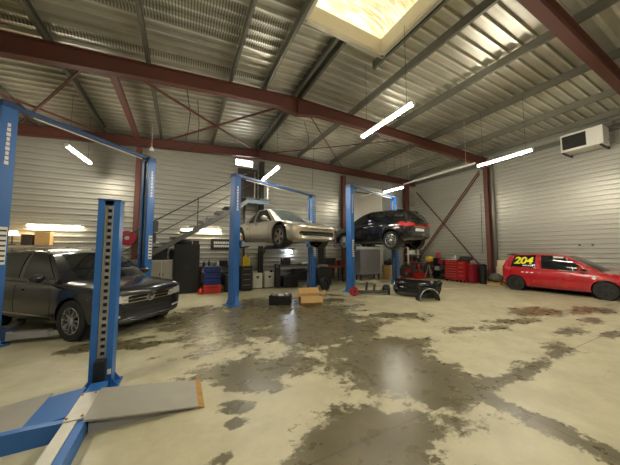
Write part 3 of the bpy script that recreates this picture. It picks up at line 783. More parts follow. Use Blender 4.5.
for sy in (-1, 1):
    b = NB(); add_tube(b, [(.12, sy*.60, 1.50), (.04, sy*.61, 1.535), (-.5, sy*.625, 1.565), (-1.3, sy*.61, 1.555), (-1.52, sy*.60, 1.50)], .017); obj('roof_rail', b, 'alloy', t, True)

# -- silver sports car on the middle lift
SPORT = dict(paint='gold_paint', glass='glass', screen='glass_light', roof='gold_paint', r=.325, ww=.25, ax=(1.18, -1.17), spokes=5, rim='alloy_gold', droop=.06, steer=.0, rimr=.70,
    st=[(2.10, .22, .44, .03, .60, .20), (2.02, .15, .54, .03, .77, .18), (1.85, .12, .615, .02, .85, .12), (1.5, .12, .70, -.02, .88, .03), (1.18, .12, .765, -.05, .885, 0), (.8, .12, .78, -.02, .87, 0), (.4, .12, .775, .0, .85, 0),
        (-.3, .12, .775, 0, .85, 0), (-.8, .13, .79, .02, .88, 0), (-1.2, .14, .80, .05, .905, 0), (-1.7, .18, .74, .05, .87, -.04), (-2.05, .26, .63, .04, .76, -.1), (-2.2, .34, .54, .02, .60, -.1)],
    gh=[((.78, .70, .76), (.12, .50, 1.20), 'bar'), ((.64, .715, .765), (.04, .515, 1.21), 'win'), ((-.36, .735, .77), (-.38, .53, 1.225), 'bar'), ((-.42, .735, .77), (-.44, .53, 1.22), 'win'),
        ((-.88, .70, .79), (-.68, .49, 1.14), 'bar'), ((-1.50, .58, .83), (-.85, .47, 1.09), 'bar')])
hd = math.atan2(-.966, .26)
t, bv, _, hw = car('sports_car', 'champagne silver sports coupe raised on the middle lift', 'car', SPORT, (2.97, 8.05), hd, 1.67)
sd(bv, t, 'door_seam', line([(.62, .22), (.66, .5), (.58, .74)])+line([(-.46, .22), (-.50, .6), (-.42, .75)])+line([(.62, .22), (-.46, .22)]), 'black', .003)
sd(bv, t, 'door_handle', [[(-.22, .62), (-.40, .62), (-.40, .65), (-.22, .65)]], 'gold_paint', .02, thick=.03)
obj('front_intake', decal(bv, 'f', [[(-.62, .27), (.62, .27), (.68, .33), (.64, .395), (-.64, .395), (-.68, .33)]], .006), 'black_gloss', t)
obj('intake_slat', decal(bv, 'f', line([(-.60, .335), (.60, .335)], .012), .012), 'dark', t)
for s in (-1, 1):
    obj('head_lamp', decal(bv, 'T', [[(1.86, s*.52), (1.84, s*.66), (1.62, s*.76), (1.42, s*.74), (1.50, s*.60), (1.70, s*.52)][::s]], .008, .03), 'head_lamp', t)
    obj('indicator', decal(bv, 'f', [[(s*.62, .40), (s*.74, .42), (s*.74, .45), (s*.62, .43)][::s]], .006), 'orange', t)
obj('bonnet_seam', decal(bv, 'T', line([(1.95, -.42), (1.3, -.60), (.78, -.62)])+line([(1.95, .42), (1.3, .60), (.78, .62)]), .002), 'dark', t)
mirror_pod(t, .50, -.80, .82, 'gold_paint', -1); mirror_pod(t, .50, .80, .82, 'gold_paint', 1)
sd(bv, t, 'belt_trim', line([(.58, .745), (-.85, .755)], .02), 'black', .006)

# -- black hatchback on the far lift, tail to the room, its front stripped
HATCH = dict(paint='black_paint', glass='glass', r=.325, ww=.215, ax=(1.08, -1.30), spokes=14, rim='alloy', droop=.05, rimr=.72,
    st=[(1.76, .30, .74, .03, .76, .0), (1.68, .22, .80, .04, .84, .0), (1.6, .20, .85, .05, .865, 0), (1.3, .19, .89, .06, .875, 0), (.9, .19, .92, .05, .88, 0), (.4, .19, .935, .03, .88, 0),
        (-.3, .19, .95, .02, .88, 0), (-.9, .19, .97, .02, .88, 0), (-1.4, .22, .985, .02, .875, 0), (-1.75, .26, .97, .03, .85, -.06), (-1.98, .32, .93, .03, .82, -.12), (-2.08, .40, .82, .02, .74, -.14)],
    gh=[((.92, .76, .93), (.16, .57, 1.38), 'bar'), ((.80, .78, .935), (.06, .58, 1.395), 'win'), ((-.24, .80, .95), (-.26, .61, 1.44), 'bar'), ((-.32, .80, .95), (-.34, .61, 1.44), 'win'),
        ((-1.05, .79, .965), (-1.05, .595, 1.415), 'bar'), ((-1.12, .79, .97), (-1.12, .59, 1.41), 'win'), ((-1.40, .77, .98), (-1.30, .575, 1.39), 'bar'), ((-1.86, .70, .96), (-1.54, .54, 1.37), 'bar')])
hd = math.atan2(.989, -.15)
t, bv, _, hw = car('hatchback_car', 'black hatchback raised on the far lift, tail towards the room', 'car', HATCH, (7.33, 8.08), hd, 1.62)
sd(bv, t, 'door_seam', line([(.82, .28), (.86, .6), (.80, .92)])+line([(-.28, .28), (-.28, .93)])+line([(-.98, .62), (-1.12, .95)])+line([(.82, .27), (-.86, .27)]), 'dark', .003)
sd(bv, t, 'belt_trim', line([(.78, .93), (-1.40, .965)], .016), 'chrome', .008)
sd(bv, t, 'door_handle', [[(-.04, .80), (-.22, .80), (-.22, .83), (-.04, .83)], [(-.78, .82), (-.96, .82), (-.96, .85), (-.78, .85)]], 'chrome', .02, thick=.03)
for s, a in ((-1, 'R'), (1, 'L')):
    obj('tail_lamp', decal(bv, a, [[(-1.58, .80), (-1.98, .74), (-2.0, .92), (-1.64, .91)]], .012), 'tail_lamp', t)
    obj('tail_lamp', decal(bv, 'r', [[(s*.42, .78), (s*.78, .74), (s*.80, .92), (s*.42, .88)][::s]], .012), 'tail_lamp', t)
obj('number_plate', decal(bv, 'r', [[(-.27, .60), (.27, .60), (.27, .70), (-.27, .70)]], .010), 'plate_white', t)
obj('bumper_seam', decal(bv, 'r', line([(-.76, .56), (.76, .56)], .012), .003), 'dark', t)
obj('chrome_strip', decal(bv, 'r', line([(-.36, .745), (.36, .745)], .022), .012), 'chrome', t)
mirror_pod(t, .66, -.86, .97, 'black_paint', -1); mirror_pod(t, .66, .86, .97, 'black_paint', 1)
b = NB(); add_box(b, (-1.46, 0, 1.40), (.26, 1.08, .03), ry=-.12); obj('roof_spoiler', b, 'black_paint', t, bevel=.01)
b = NB(); add_box(b, (1.84, 0, .55), (.08, 1.1, .42)); add_box(b, (1.92, 0, .28), (.10, 1.3, .08)); add_box(b, (1.86, 0, .80), (.08, 1.35, .05))
for s in (-1, 1): add_box(b, (1.92, s*.62, .55), (.22, .09, .50)); add_tube(b, [(1.9, s*.5, .3), (2.1, s*.55, .2), (2.15, s*.45, .05)], .025)
obj('radiator_support', b, 'engine', t)

# -- red racing hatchback by the side wall
RED = dict(paint='red_paint', glass='glass', r=.285, ww=.19, ax=(1.15, -1.15), spokes=6, rim='dark', text_win=3, rimr=.70,
    st=[(1.88, .26, .52, .04, .54, .14), (1.81, .19, .64, .07, .69, .13), (1.64, .16, .72, .10, .775, .08), (1.2, .15, .785, .11, .81, 0), (.8, .15, .815, .10, .82, 0), (.3, .15, .835, .06, .82, 0), (-.3, .15, .86, .04, .82, 0), (-.9, .16, .89, .03, .82, 0),
        (-1.35, .18, .92, .02, .805, 0), (-1.6, .24, .91, .0, .765, -.04), (-1.70, .32, .84, 0, .69, -.06)],
    gh=[((1.00, .71, .83), (.22, .53, 1.335), 'bar'), ((.86, .735, .82), (.12, .545, 1.35), 'win'), ((-.40, .75, .85), (-.42, .575, 1.385), 'bar'), ((-.52, .75, .855), (-.52, .575, 1.385), 'win'),
        ((-1.32, .72, .90), (-1.18, .55, 1.365), 'bar'), ((-1.60, .64, .91), (-1.34, .51, 1.34), 'bar')])
hd = math.atan2(-1, .06)
t, bv, wb, hw = car('racing_car', 'small red three-door racing car with yellow numbers by the side wall', 'car', RED, (12.46, 3.98), hd)
sd(bv, t, 'door_seam', line([(.70, .25), (.74, .6), (.68, .89)])+line([(-.46, .25), (-.48, .9)])+line([(.70, .24), (-.46, .24)]), 'dark', .003)
sd(bv, t, 'side_strip', line([(.78, .50), (-.80, .50)], .03), 'red_paint', .012)
sd(bv, t, 'door_handle', [[(-.28, .74), (-.42, .74), (-.42, .77), (-.28, .77)]], 'red_paint', .018, thick=.03)
sd(bv, t, 'round_sticker', [circle(.92, .66, .05)], 'white', .006)
sd(bv, t, 'side_lettering', [[(-.60-.14*k, .70), (-.68-.14*k, .70), (-.66-.14*k, .73), (-.58-.14*k, .73)] for k in range(3)], 'white', .005)
for s in (-1, 1):
    obj('head_lamp', decal(bv, 'f', [[(s*.36, .54), (s*.64, .56), (s*.66, .66), (s*.40, .65)][::s]], .010), 'head_lamp', t)
    obj('tail_lamp', decal(bv, 'r', [[(s*.52, .60), (s*.68, .60), (s*.68, .84), (s*.54, .84)][::s]], .010), 'tail_lamp', t)
obj('front_intake', decal(bv, 'f', [[(-.44, .28), (.44, .28), (.42, .40), (-.42, .40)]], .006), 'black', t)
mirror_pod(t, .64, -.78, .90, 'red_paint', -1); mirror_pod(t, .64, .78, .90, 'red_paint', 1)
b = NB(); add_box(b, (-1.40, 0, 1.375), (.20, 1.0, .03), ry=-.15); obj('roof_spoiler', b, 'black', t, bevel=.01)
# numbers on the rear side window
cu = bpy.data.curves.new('num', 'FONT'); cu.body = '204'; cu.size = .36; cu.shear = .18; cu.offset = .012; cu.space_character = .92
to = bpy.data.objects.new('num', cu); COL.objects.link(to); tm = evaluated(to); bpy.data.objects.remove(to)
bn = NB(); bn.from_mesh(tm)
bx = max(v.co.x for v in bn.verts)
for v in bn.verts: v.co = Vector((-1.20+v.co.x/bx*.60, 1.03+v.co.y*.98, 0))
rn = obj('race_number', project(bn, wb, 'R', .008, .006, .06), 'decal_yellow', t)
b = NB()
for k in range(6):
    x = -.92+k*.055; b.faces.new([b.verts.new(p) for p in ((x, .94, 0), (x+.036, .94, 0), (x+.044, .99, 0), (x+.008, .99, 0))])
obj('sponsor_lettering', project(b, wb, 'R', .008, .006, .06), 'white', t)
gv = None
b = NB(); m2 = (-.0, 0)
add_bar(b, (.45, -.748, .86), (.27, -.605, 1.27), .012, .03); obj('pillar_tape', b, 'white', t)
b = NB(); add_bar(b, (.20, -.605, 1.285), (-.06, -.622, 1.295), .012, .06); obj('window_sticker', b, 'white', t)
b = NB(); add_bar(b, (.46, -.50, 1.20), (.34, -.38, 1.28), .14, .02); obj('screen_sticker', b, 'yellow', t)
b = NB(); add_bar(b, (.84, -.762, .835), (.05, -.785, .86), .012, .022); obj('window_trim', b, 'alloy', t)
# ------------------------------------------------------------------ stairs
t = thing('staircase', 'grey metal staircase with thin handrails climbing the far wall', 'stairs', (-3.05, 10.25, 0))
sl = .675; n = 18; run = 5.4/n; rise = 3.62/n
for k in range(n):
    b = NB(); add_box(b, (run*(k+.5), 0, rise*(k+1)-.02), (run+.03, .84, .035)); obj('tread', b, 'dark_grey', t)
for sy in (-1, 1):
    b = NB(); add_bar(b, (-.02, sy*.44, .0), (5.42, sy*.44, 3.52), .03, .15); obj('stringer', b, 'dark_grey', t)
b = NB(); add_box(b, (5.74, .05, 3.58), (.92, 1.05, .08)); add_box(b, (5.74, -.46, 3.50), (.94, .03, .20)); obj('landing', b, 'slate', t)
b = NB(); add_tube(b, [(.1, -.44, 1.10), (5.45, -.44, 4.68), (6.15, -.44, 4.66)], .020); obj('handrail', b, 'dark', t, True)
b = NB(); add_tube(b, [(.1, -.44, .62), (5.45, -.44, 4.17), (6.15, -.44, 4.15)], .015); obj('mid_rail', b, 'dark', t, True)
for x in (.4, 1.95, 3.55, 5.1):
    b = NB(); add_tube(b, [(x, -.44, x*sl-.05), (x, -.44, x*sl+1.05)], .016); obj('rail_post', b, 'dark', t)
for x in (5.6, 6.15):
    b = NB(); add_tube(b, [(x, -.44, 3.5), (x, -.44, 4.68)], .022); obj('rail_post', b, 'steel', t)
for x in (5.4, 6.1):
    b = NB(); add_box(b, (x, .45, 1.75), (.08, .08, 3.5)); obj('landing_post', b, 'dark', t)

# ------------------------------------------------------------------ workshop furniture along the far wall
def workbench(loc, w, d, h, label, under=True):
    t = thing('workbench', label, 'workbench', (*loc, 0))
    b = NB(); add_box(b, (0, 0, h-.02), (w, d, .04)); obj('bench_top', b, 'dark', t, bevel=.006)
    for sx in (-1, 1):
        for sy in (-1, 1):
            b = NB(); add_box(b, (sx*(w/2-.05), sy*(d/2-.05), (h-.04)/2), (.05, .05, h-.04)); obj('leg', b, 'dark', t)
    if under:
        b = NB(); add_box(b, (0, 0, .22), (w-.1, d-.1, .03)); obj('lower_shelf', b, 'dark', t)
    return t
workbench((1.60, 10.45), 1.95, .62, .92, 'dark workbench below the framed sign')
workbench((4.62, 10.45), 1.80, .62, .93, 'dark workbench under the raised sports car')
t = workbench((6.55, 10.4), 1.15, .55, .82, 'narrow dark bench with a red rail left of the red gable column')
b = NB(); add_box(b, (0, -.28, .76), (1.15, .03, .07)); obj('front_rail', b, 'red', t)
for x, y, z, w, d_, h, m, lb in ((1.88, 10.42, .236, .5, .4, .42, 'black', 'black box under the sign bench behind the middle post'), (1.42, 10.42, .236, .34, .4, .36, 'dark', 'dark box under the sign bench behind the blue bins'),
        (4.78, 10.42, .236, .5, .4, .48, 'black', 'black box under the bench below the sports car, beside the stool'), (5.22, 10.42, .236, .3, .4, .40, 'brownwood', 'dark brown box at the right end under the bench below the sports car'),
        (6.35, 10.40, .236, .5, .36, .46, 'black', 'black box under the narrow red-railed bench'), (6.42, 10.42, .822, .55, .3, .34, 'dark', 'dark box standing on the narrow red-railed bench'), (7.02, 10.42, .822, .22, .3, .22, 'crimson', 'small crimson box on the narrow red-railed bench'),
        (1.52, 10.50, .922, .30, .24, .22, 'black', 'black box on the sign bench under the sign'), (4.2, 10.42, .932, .26, .26, .28, 'black', 'black box on the left half of the bench below the sports car')):
    b = NB(); add_box(b, (x, y, z+h/2), (w, d_, h)); add_box(b, (x, y-d_/2-.006, z+h*.7), (w*.4, .014, .03)); tag(obj('storage_box', b, m, bevel=.01), lb, 'box')
b = NB(); add_lathe(b, [(.19, 0), (.20, .02), (.20, .28), (.205, .30), (.20, .32), (.20, .62), (.17, .63)], 22, Matrix.Translation((1.66, 9.84, 0))); tag(obj('oil_drum', b, 'dark', None, True), 'dark metal drum on the floor right of the red crate', 'drum')
b = NB(); add_lathe(b, [(.08, 0), (.08, .5), (.04, .58), (.04, .62)], 16, Matrix.Translation((1.95, 9.95, 0))); tag(obj('gas_cylinder', b, 'black', None, True), 'slim black gas cylinder left of the black chest', 'cylinder')
# wall sign
t = thing('wall_sign', 'dark framed sign with pale lettering on the far wall', 'sign', (1.50, GY-.06, 1.78))
b = NB(); add_box(b, (0, 0, 0), (.86, .03, .44)); obj('board', b, 'black', t, bevel=.008)
b = NB(); add_box(b, (0, -.018, 0), (.78, .006, .36)); pn = obj('face', b, 'dark', t)
b = NB(); random.seed(3)
for r_ in range(2):
    x = -.32
    while x < .30:
        w = random.uniform(.05, .11); add_box(b, (x+w/2, -.024, .07-r_*.14), (w*.8, .004, .09), ry=random.uniform(-.15, .15)); x += w
obj('lettering', b, 'white', pn)
# black cabinet and what is on it
t = thing('tool_cabinet', 'tall black metal cabinet beside the dark estate bonnet', 'cabinet', (.20, 10.35, 0))
b = NB(); add_box(b, (0, 0, .88), (.84, .62, 1.76)); obj('body', b, 'black', t, bevel=.01)
for s in (-1, 1):
    b = NB(); add_box(b, (s*.205, -.316, .90), (.395, .014, 1.62)); d = obj('door', b, 'black', t)
    b = NB(); add_tube(b, [(s*.04, -.34, .85), (s*.04, -.34, 1.05)], .010); obj('handle', b, 'dark', d)
def loose(name, label, cat, bm, m, smooth=False, bevel=.0, group=None):
    return tag(obj(name, bm, m, None, smooth, bevel), label, cat, group)
b = NB(); add_lathe(b, [(.10, 0), (.26, 0), (.29, .04), (.29, .12), (.26, .16), (.10, .16)], 24, Matrix.Translation((.08, 10.35, 1.765)))
loose('spare_wheel', 'dark tyre lying on top of the black cabinet', 'tyre', b, 'rubber', True)
b = NB(); add_box(b, (.50, 10.35, 1.835), (.20, .3, .145)); loose('toolbox', 'small dark box on the right edge of the black cabinet', 'box', b, 'dark', bevel=.01)
t = thing('storage_cupboard', 'grey metal cupboard partly behind the dark estate bonnet', 'cupboard', (-.58, 10.40, 0))
b = NB(); add_box(b, (0, 0, .60), (.68, .55, 1.20)); obj('body', b, 'light_plate', t, bevel=.01)
for s in (-1, 1):
    b = NB(); add_box(b, (s*.165, -.28, .62), (.31, .012, 1.08)); d = obj('door', b, 'grey_plate', t)
    b = NB(); add_box(b, (s*.05, -.295, .70), (.02, .02, .12)); obj('handle', b, 'dark', d)
b = NB(); add_box(b, (-.66, 10.42, 1.44), (.44, .45, .47)); add_box(b, (-.66, 10.19, 1.44), (.36, .02, .36))
loose('welding_set', 'dark boxy machine standing on the grey cupboard', 'machine', b, 'black', bevel=.015)
b = NB()
for k in range(5): add_tube(b, [(-.34+.02*k, 10.3, 1.205), (-.36+.03*k, 10.3, 1.5+.05*(k % 3))], .022)
loose('hose_bundle', 'dark hoses standing beside the boxy machine', 'hose', b, 'dark')
# hose reel on the gable column
t = thing('hose_reel', 'red hose reel on the gable column behind the dark estate', 'hose reel', (-1.66, 10.55, 1.96))
RX90 = Matrix.Rotation(PI/2, 4, 'X')
b = NB(); add_lathe(b, [(.25, -.07), (.25, -.05), (.10, -.05), (.10, .05), (.25, .05), (.25, .07)], 28, RX90, False); obj('drum', b, 'crimson', t, True)
b = NB(); add_lathe(b, [(.10, -.045), (.19, -.045), (.19, .045), (.10, .045)], 24, RX90, True); obj('hose', b, 'crimson', t, True)
b = NB(); add_lathe(b, [(.07, .07), (.07, .085), (.02, .09)], 16, RX90); obj('hub', b, 'steel', t)
b = NB(); add_bar(b, (0, .02, -.05), (.19, .16, -.05), .05, .12); obj('bracket', b, 'dark', t)
# shelf items at the far left
t = thing('table_lamp', 'small lit orange lamp at the far left below the wall tube', 'lamp', (-4.45, 10.6, 1.70))
b = NB(); add_lathe(b, [(.14, .28), (.09, .42)], 16); obj('lamp_shade', b, 'lamp_shade_lit', t, True)
b = NB(); add_lathe(b, [(.08, 0), (.08, .02), (.015, .04), (.015, .30)], 12); obj('base', b, 'dark', t, True)
b = NB(); add_box(b, (-4.0, 10.68, 1.68), (1.9, .36, .03))
for x in (-4.8, -3.2): add_bar(b, (x, 10.9, 1.45), (x, 10.55, 1.66), .03, .03)
loose('wall_shelf', 'grey wall shelf at the far left above the dark estate', 'shelf', b, 'grey')
b = NB(); add_box(b, (-3.78, 10.65, 1.90), (.34, .26, .40)); loose('cardboard_box', 'orange brown box on the far left wall shelf', 'box', b, 'card', bevel=.01)
b = NB(); add_box(b, (-4.12, 10.65, 1.86), (.24, .26, .32)); loose('dark_box', 'dark brown box between the lamp and the orange box', 'box', b, 'brownwood', bevel=.01)
# bins and crates under the sign
for k in range(3):
    t = thing('storage_bin', ('lowest', 'middle', 'topmost')[k]+' of the three stacked blue bins right of the black cabinet', 'bin', (1.05, 9.90, .30+k*.225), 0, 'stacked blue bins')
    b = NB(); add_box(b, (0, 0, .105), (.56, .40, .20)); obj('tub', b, 'blue_bin', t, bevel=.015)
    b = NB(); add_box(b, (0, -.205, .15), (.40, .03, .04)); obj('lip', b, 'dark' if k else 'blue_bin', t)
t = thing('red_crate', 'red plastic crate on the floor under the blue bins', 'crate', (1.05, 9.88, 0))
b = NB(); add_box(b, (0, 0, .15), (.60, .44, .29)); obj('tub', b, 'red_bin', t, bevel=.02)
b = NB(); add_box(b, (0, -.225, .22), (.36, .015, .05)); obj('grip', b, 'crimson', t)
b = NB(); add_lathe(b, [(.07, 0), (.07, .16), (.03, .2), (.03, .23)], 12, Matrix.Translation((.64, 9.66, 0))); loose('red_bottle', 'small red bottle on the floor beside the red crate', 'bottle', b, 'red_bin', True)
bt = [(.80, .05, .20, 'black', 'black spray bottle at the left end of the sign bench'), (.98, .04, .26, 'dark', 'tall dark bottle second on the sign bench'), (1.18, .06, .14, 'grey', 'grey tin in the middle of the sign bench'),
      (1.30, .045, .22, 'white', 'pale bottle right of the grey tin'), (1.78, .05, .17, 'dark', 'dark can near the middle post'), (2.30, .05, .24, 'black', 'black bottle behind the yellow canister')]
for x, r_, h, m, lb in bt:
    b = NB(); add_lathe(b, [(r_, 0), (r_, h*.65), (r_*.4, h*.8), (r_*.4, h)], 12, Matrix.Translation((x, 10.4, .922))); loose('bottle', lb, 'bottle', b, m, True)
t = thing('tool_chest', 'black chest left of the two pale canisters', 'chest', (2.25, 9.85, 0))
b = NB(); add_box(b, (0, 0, .47), (.42, .46, .90)); obj('body', b, 'black', t, bevel=.01)
for k in range(4):
    b = NB(); add_box(b, (0, -.235, .18+k*.20), (.38, .014, .17)); d = obj('drawer', b, 'dark', t)
    b = NB(); add_box(b, (0, -.25, .23+k*.20), (.26, .02, .015)); obj('handle', b, 'steel', d)
def jerrycan(loc, s, m, label, dark=True):
    t = thing('canister', label, 'canister', loc)
    b = NB(); add_box(b, (0, 0, .28*s), (.36*s, .26*s, .54*s)); add_box(b, (-.06*s, 0, .585*s), (.20*s, .05*s, .04*s)); add_box(b, (-.14*s, 0, .56*s), (.04*s, .05*s, .06*s))
    obj('body', b, m, t, bevel=.03*s)
    b = NB(); add_lathe(b, [(.045*s, .54*s), (.045*s, .63*s)], 12, Matrix.Translation((.10*s, 0, 0))); obj('cap', b, 'black', t)
    if dark:
        b = NB(); add_prism(b, [(-.07*s, .44*s), (0, .34*s), (.07*s, .44*s)], -.136*s, -.130*s, XZ); obj('mark', b, 'black', t)
        b = NB(); add_box(b, (0, 0, .012*s), (.37*s, .27*s, .024*s)); obj('base', b, 'dark', t)
jerrycan((2.78, 10.15, 0), 1.12, 'canister', 'left of the two pale plastic canisters on the floor')
jerrycan((3.29, 10.17, 0), 1.12, 'canister', 'right of the two pale plastic canisters on the floor')
jerrycan((2.28, 9.85, .925), .66, 'yellow', 'yellow canister standing on the black chest', False)
b = NB(); add_box(b, (4.10, 9.88, .24), (.66, .42, .46)); add_box(b, (4.10, 9.66, .36), (.4, .03, .06)); loose('case', 'black equipment case on the floor right of the pale canisters', 'case', b, 'black', bevel=.02)
b = NB(); add_box(b, (3.60, 9.95, .42), (.16, .3, .82)); loose('gas_cylinder_box', 'slim dark box standing beside the black equipment case', 'box', b, 'dark', bevel=.02)
t = thing('work_stool', 'round dark stool in front of the bench under the sports car', 'stool', (4.95, 9.82, 0))
b = NB(); add_lathe(b, [(.17, .60), (.18, .62), (.18, .66), (.15, .68)], 20); obj('seat', b, 'black', t, True)
b = NB(); add_tube(b, [(0, 0, .2), (0, 0, .6)], .025); obj('stem', b, 'steel', t)
for k in range(4):
    b = NB(); a = k*PI/2; add_tube(b, [(0, 0, .22), (.22*math.cos(a), .22*math.sin(a), .03)], .016); obj('leg', b, 'steel', t)
b = NB(); add_box(b, (4.6, 10.4, .98), (.5, .3, .09)); add_box(b, (4.5, 10.35, 1.05), (.2, .2, .06)); loose('vice', 'pale metal vice on the bench under the sports car', 'vice', b, 'steel', bevel=.01)
b = NB(); add_box(b, (5.15, 10.4, .97), (.36, .26, .08)); loose('tray', 'pale tray at the right end of the bench under the sports car', 'tray', b, 'white', bevel=.01)
b = NB(); add_lathe(b, [(.06, .93), (.06, 1.15), (.02, 1.22)], 12, Matrix.Translation((3.95, 10.4, 0))); loose('bottle', 'dark bottle at the left end of the bench under the sports car', 'bottle', b, 'black', True)
# dark shelf hanging on the wall below the car
b = NB(); add_box(b, (3.95, 10.78, 1.62), (1.5, .3, .05)); add_box(b, (3.5, 10.78, 1.74), (.36, .26, .2)); 
for x in (3.3, 4.6): add_bar(b, (x, 10.93, 1.4), (x, 10.68, 1.6), .03, .03)
loose('wall_shelf', 'dark wall shelf with a box under the raised sports car', 'shelf', b, 'black')
# tyre machine behind the middle lift
t = thing('tyre_machine', 'tall dark tyre changing machine behind the right post of the middle lift', 'machine', (5.64, 9.78, 0))
b = NB(); add_box(b, (0, 0, .42), (.60, .60, .80)); obj('base', b, 'black', t, bevel=.03)
b = NB(); add_box(b, (.02, .22, 1.25), (.34, .20, 1.70)); obj('column', b, 'black', t, bevel=.02)
b = NB(); add_box(b, (0, -.02, 1.95), (.14, .60, .12)); add_tube(b, [(0, -.26, 1.2), (0, -.26, 2.0)], .03); obj('arm', b, 'dark', t)
b = NB(); add_lathe(b, [(.22, .82), (.24, .86), (.24, .89), (.05, .91)], 24, Matrix.Translation((0, -.06, 0))); obj('turntable', b, 'steel', t, True)
def tyre(loc, r, w, label, rx, rz):
    t = thing('spare_wheel', label, 'tyre', loc, rz); q = r*.62
    b = NB(); add_lathe(b, [(q, -w*.45), (r*.93, -w*.5), (r, -w*.3), (r, w*.3), (r*.93, w*.5), (q, w*.45)], 32, Matrix.Translation((0, 0, r*math.cos(rx)*.99)) @ Matrix.Rotation(PI/2-rx, 4, 'X'), True)
    obj('tread', b, 'rubber', t, True)
    b = NB(); add_lathe(b, [(q*1.0, -w*.1), (q*1.0, w*.1)], 20, Matrix.Translation((0, 0, r*math.cos(rx)*.99)) @ Matrix.Rotation(PI/2-rx, 4, 'X')); obj('rim', b, 'dark', t, True)
tyre((4.98, 8.42, 0), .25, .17, 'small black wheel leaning beside the right post of the middle lift', .18, .5)

# cardboard box and black tray on the floor
t = thing('parts_tray', 'black plastic tray full of parts on the open floor', 'tray', (2.60, 6.92, 0), -.52)
b = NB(); W, D, H = .58, .40, .26
add_box(b, (0, 0, .01), (W, D, .02))
for s in (-1, 1): add_box(b, (s*W/2, 0, H/2), (.02, D, H)); add_box(b, (0, s*D/2, H/2), (W, .02, H))
obj('tub', b, 'black', t)
for k, (x, y, m) in enumerate(((-.16, .04, 'steel'), (.02, -.05, 'canister'), (.17, .05, 'steel'))):
    b = NB(); add_box(b, (x, y, .16), (.15, .18, .26), rz=.3*k); obj('spare_part', b, m, t, bevel=.02)
t = thing('cardboard_box', 'open brown cardboard box on the floor beside the black tray', 'box', (3.40, 6.58, 0), -.30)
W, D, H = .62, .44, .25; b = NB(); add_box(b, (0, 0, .01), (W, D, .016))
for s in (-1, 1): add_box(b, (s*W/2, 0, H/2), (.012, D, H)); add_box(b, (0, s*D/2, H/2), (W, .012, H))
obj('carton', b, 'card', t)
for (p, q, w) in (((-W/2, 0, H), (-W/2-.20, 0, H-.04), D), ((W/2, 0, H), (W/2+.16, 0, H+.10), D)):
    b = NB(); add_bar(b, p, q, w, .01); obj('flap', b, 'card', t)
for (p, q, w) in (((0, -D/2, H), (0, -D/2-.10, H-.17), W), ((0, D/2, H), (0, D/2+.13, H+.15), W)):
    b = NB(); add_bar(b, p, q, w, .01); obj('flap', b, 'card', t)

# ------------------------------------------------------------------ right-hand back corner
t = thing('metal_cabinet', 'lavender grey metal cabinet standing before the pale door', 'cabinet', (8.85, 10.5, 0))
b = NB(); add_box(b, (0, 0, 1.05), (1.42, .5, 1.55)); obj('body', b, 'greypanel', t, bevel=.01)
b = NB(); add_box(b, (0, -.255, 1.79), (1.42, .02, .05)); add_box(b, (.69, -.255, 1.05), (.04, .02, 1.5)); obj('edge_trim', b, 'white', t)
for x in (-.6, .6):
    for y in (-.18, .18):
        b = NB(); add_box(b, (x, y, .14), (.06, .06, .28)); obj('foot', b, 'dark', t)
b = NB(); add_box(b, (0, -.256, 1.02), (1.34, .01, 1.42)); obj('door', b, 'greypanel', t)
t = thing('carton', 'brown carton on the floor right of the lavender grey cabinet', 'box', (10.15, 10.15, 0), .1)
b = NB(); add_box(b, (0, 0, .42), (.75, .5, .60)); obj('box', b, 'card', t, bevel=.01)
b = NB(); add_box(b, (0, 0, .06), (.85, .55, .10)); obj('plinth', b, 'wood', t)
b = NB()
for (x, y, z, r_) in ((-.2, 0, .88, .20), (.12, .05, .91, .23), (-.02, -.1, 1.02, .16)):
    bmesh.ops.create_icosphere(b, subdivisions=3, radius=r_, matrix=Matrix.Translation((10.15+x, 10.15+y, z)) @ Matrix.Diagonal((1.15, .9, .75, 1)))
loose('rubbish_bag', 'crumpled black bag heaped on the brown carton', 'bag', b, 'black', True)
t = thing('shelf_rack', 'white storage rack in the far corner behind the engines', 'rack', (12.36, 10.52, 0))
for x in (-.42, .42):
    b = NB(); add_box(b, (x, 0, .92), (.07, .07, 2.10)); obj('upright', b, 'white', t)
for z in (.3, .8, 1.3, 1.68, 2.06):
    b = NB(); add_box(b, (0, 0, z), (.9, .36, .03)); obj('shelf', b, 'white', t)
for i, (x, z, w, h, m, lb) in enumerate(((-.2, 1.315, .30, .22, 'canister', 'pale box on the upper shelf of the white rack'), (.2, .815, .34, .26, 'dark', 'dark box on the middle shelf of the white rack'), (-.15, .315, .4, .3, 'black', 'black box on the low shelf of the white rack'))):
    b = NB(); add_box(b, (12.36+x, 10.48, z+h/2), (w, .3, h)); loose('storage_box', lb, 'box', b, m, bevel=.01)
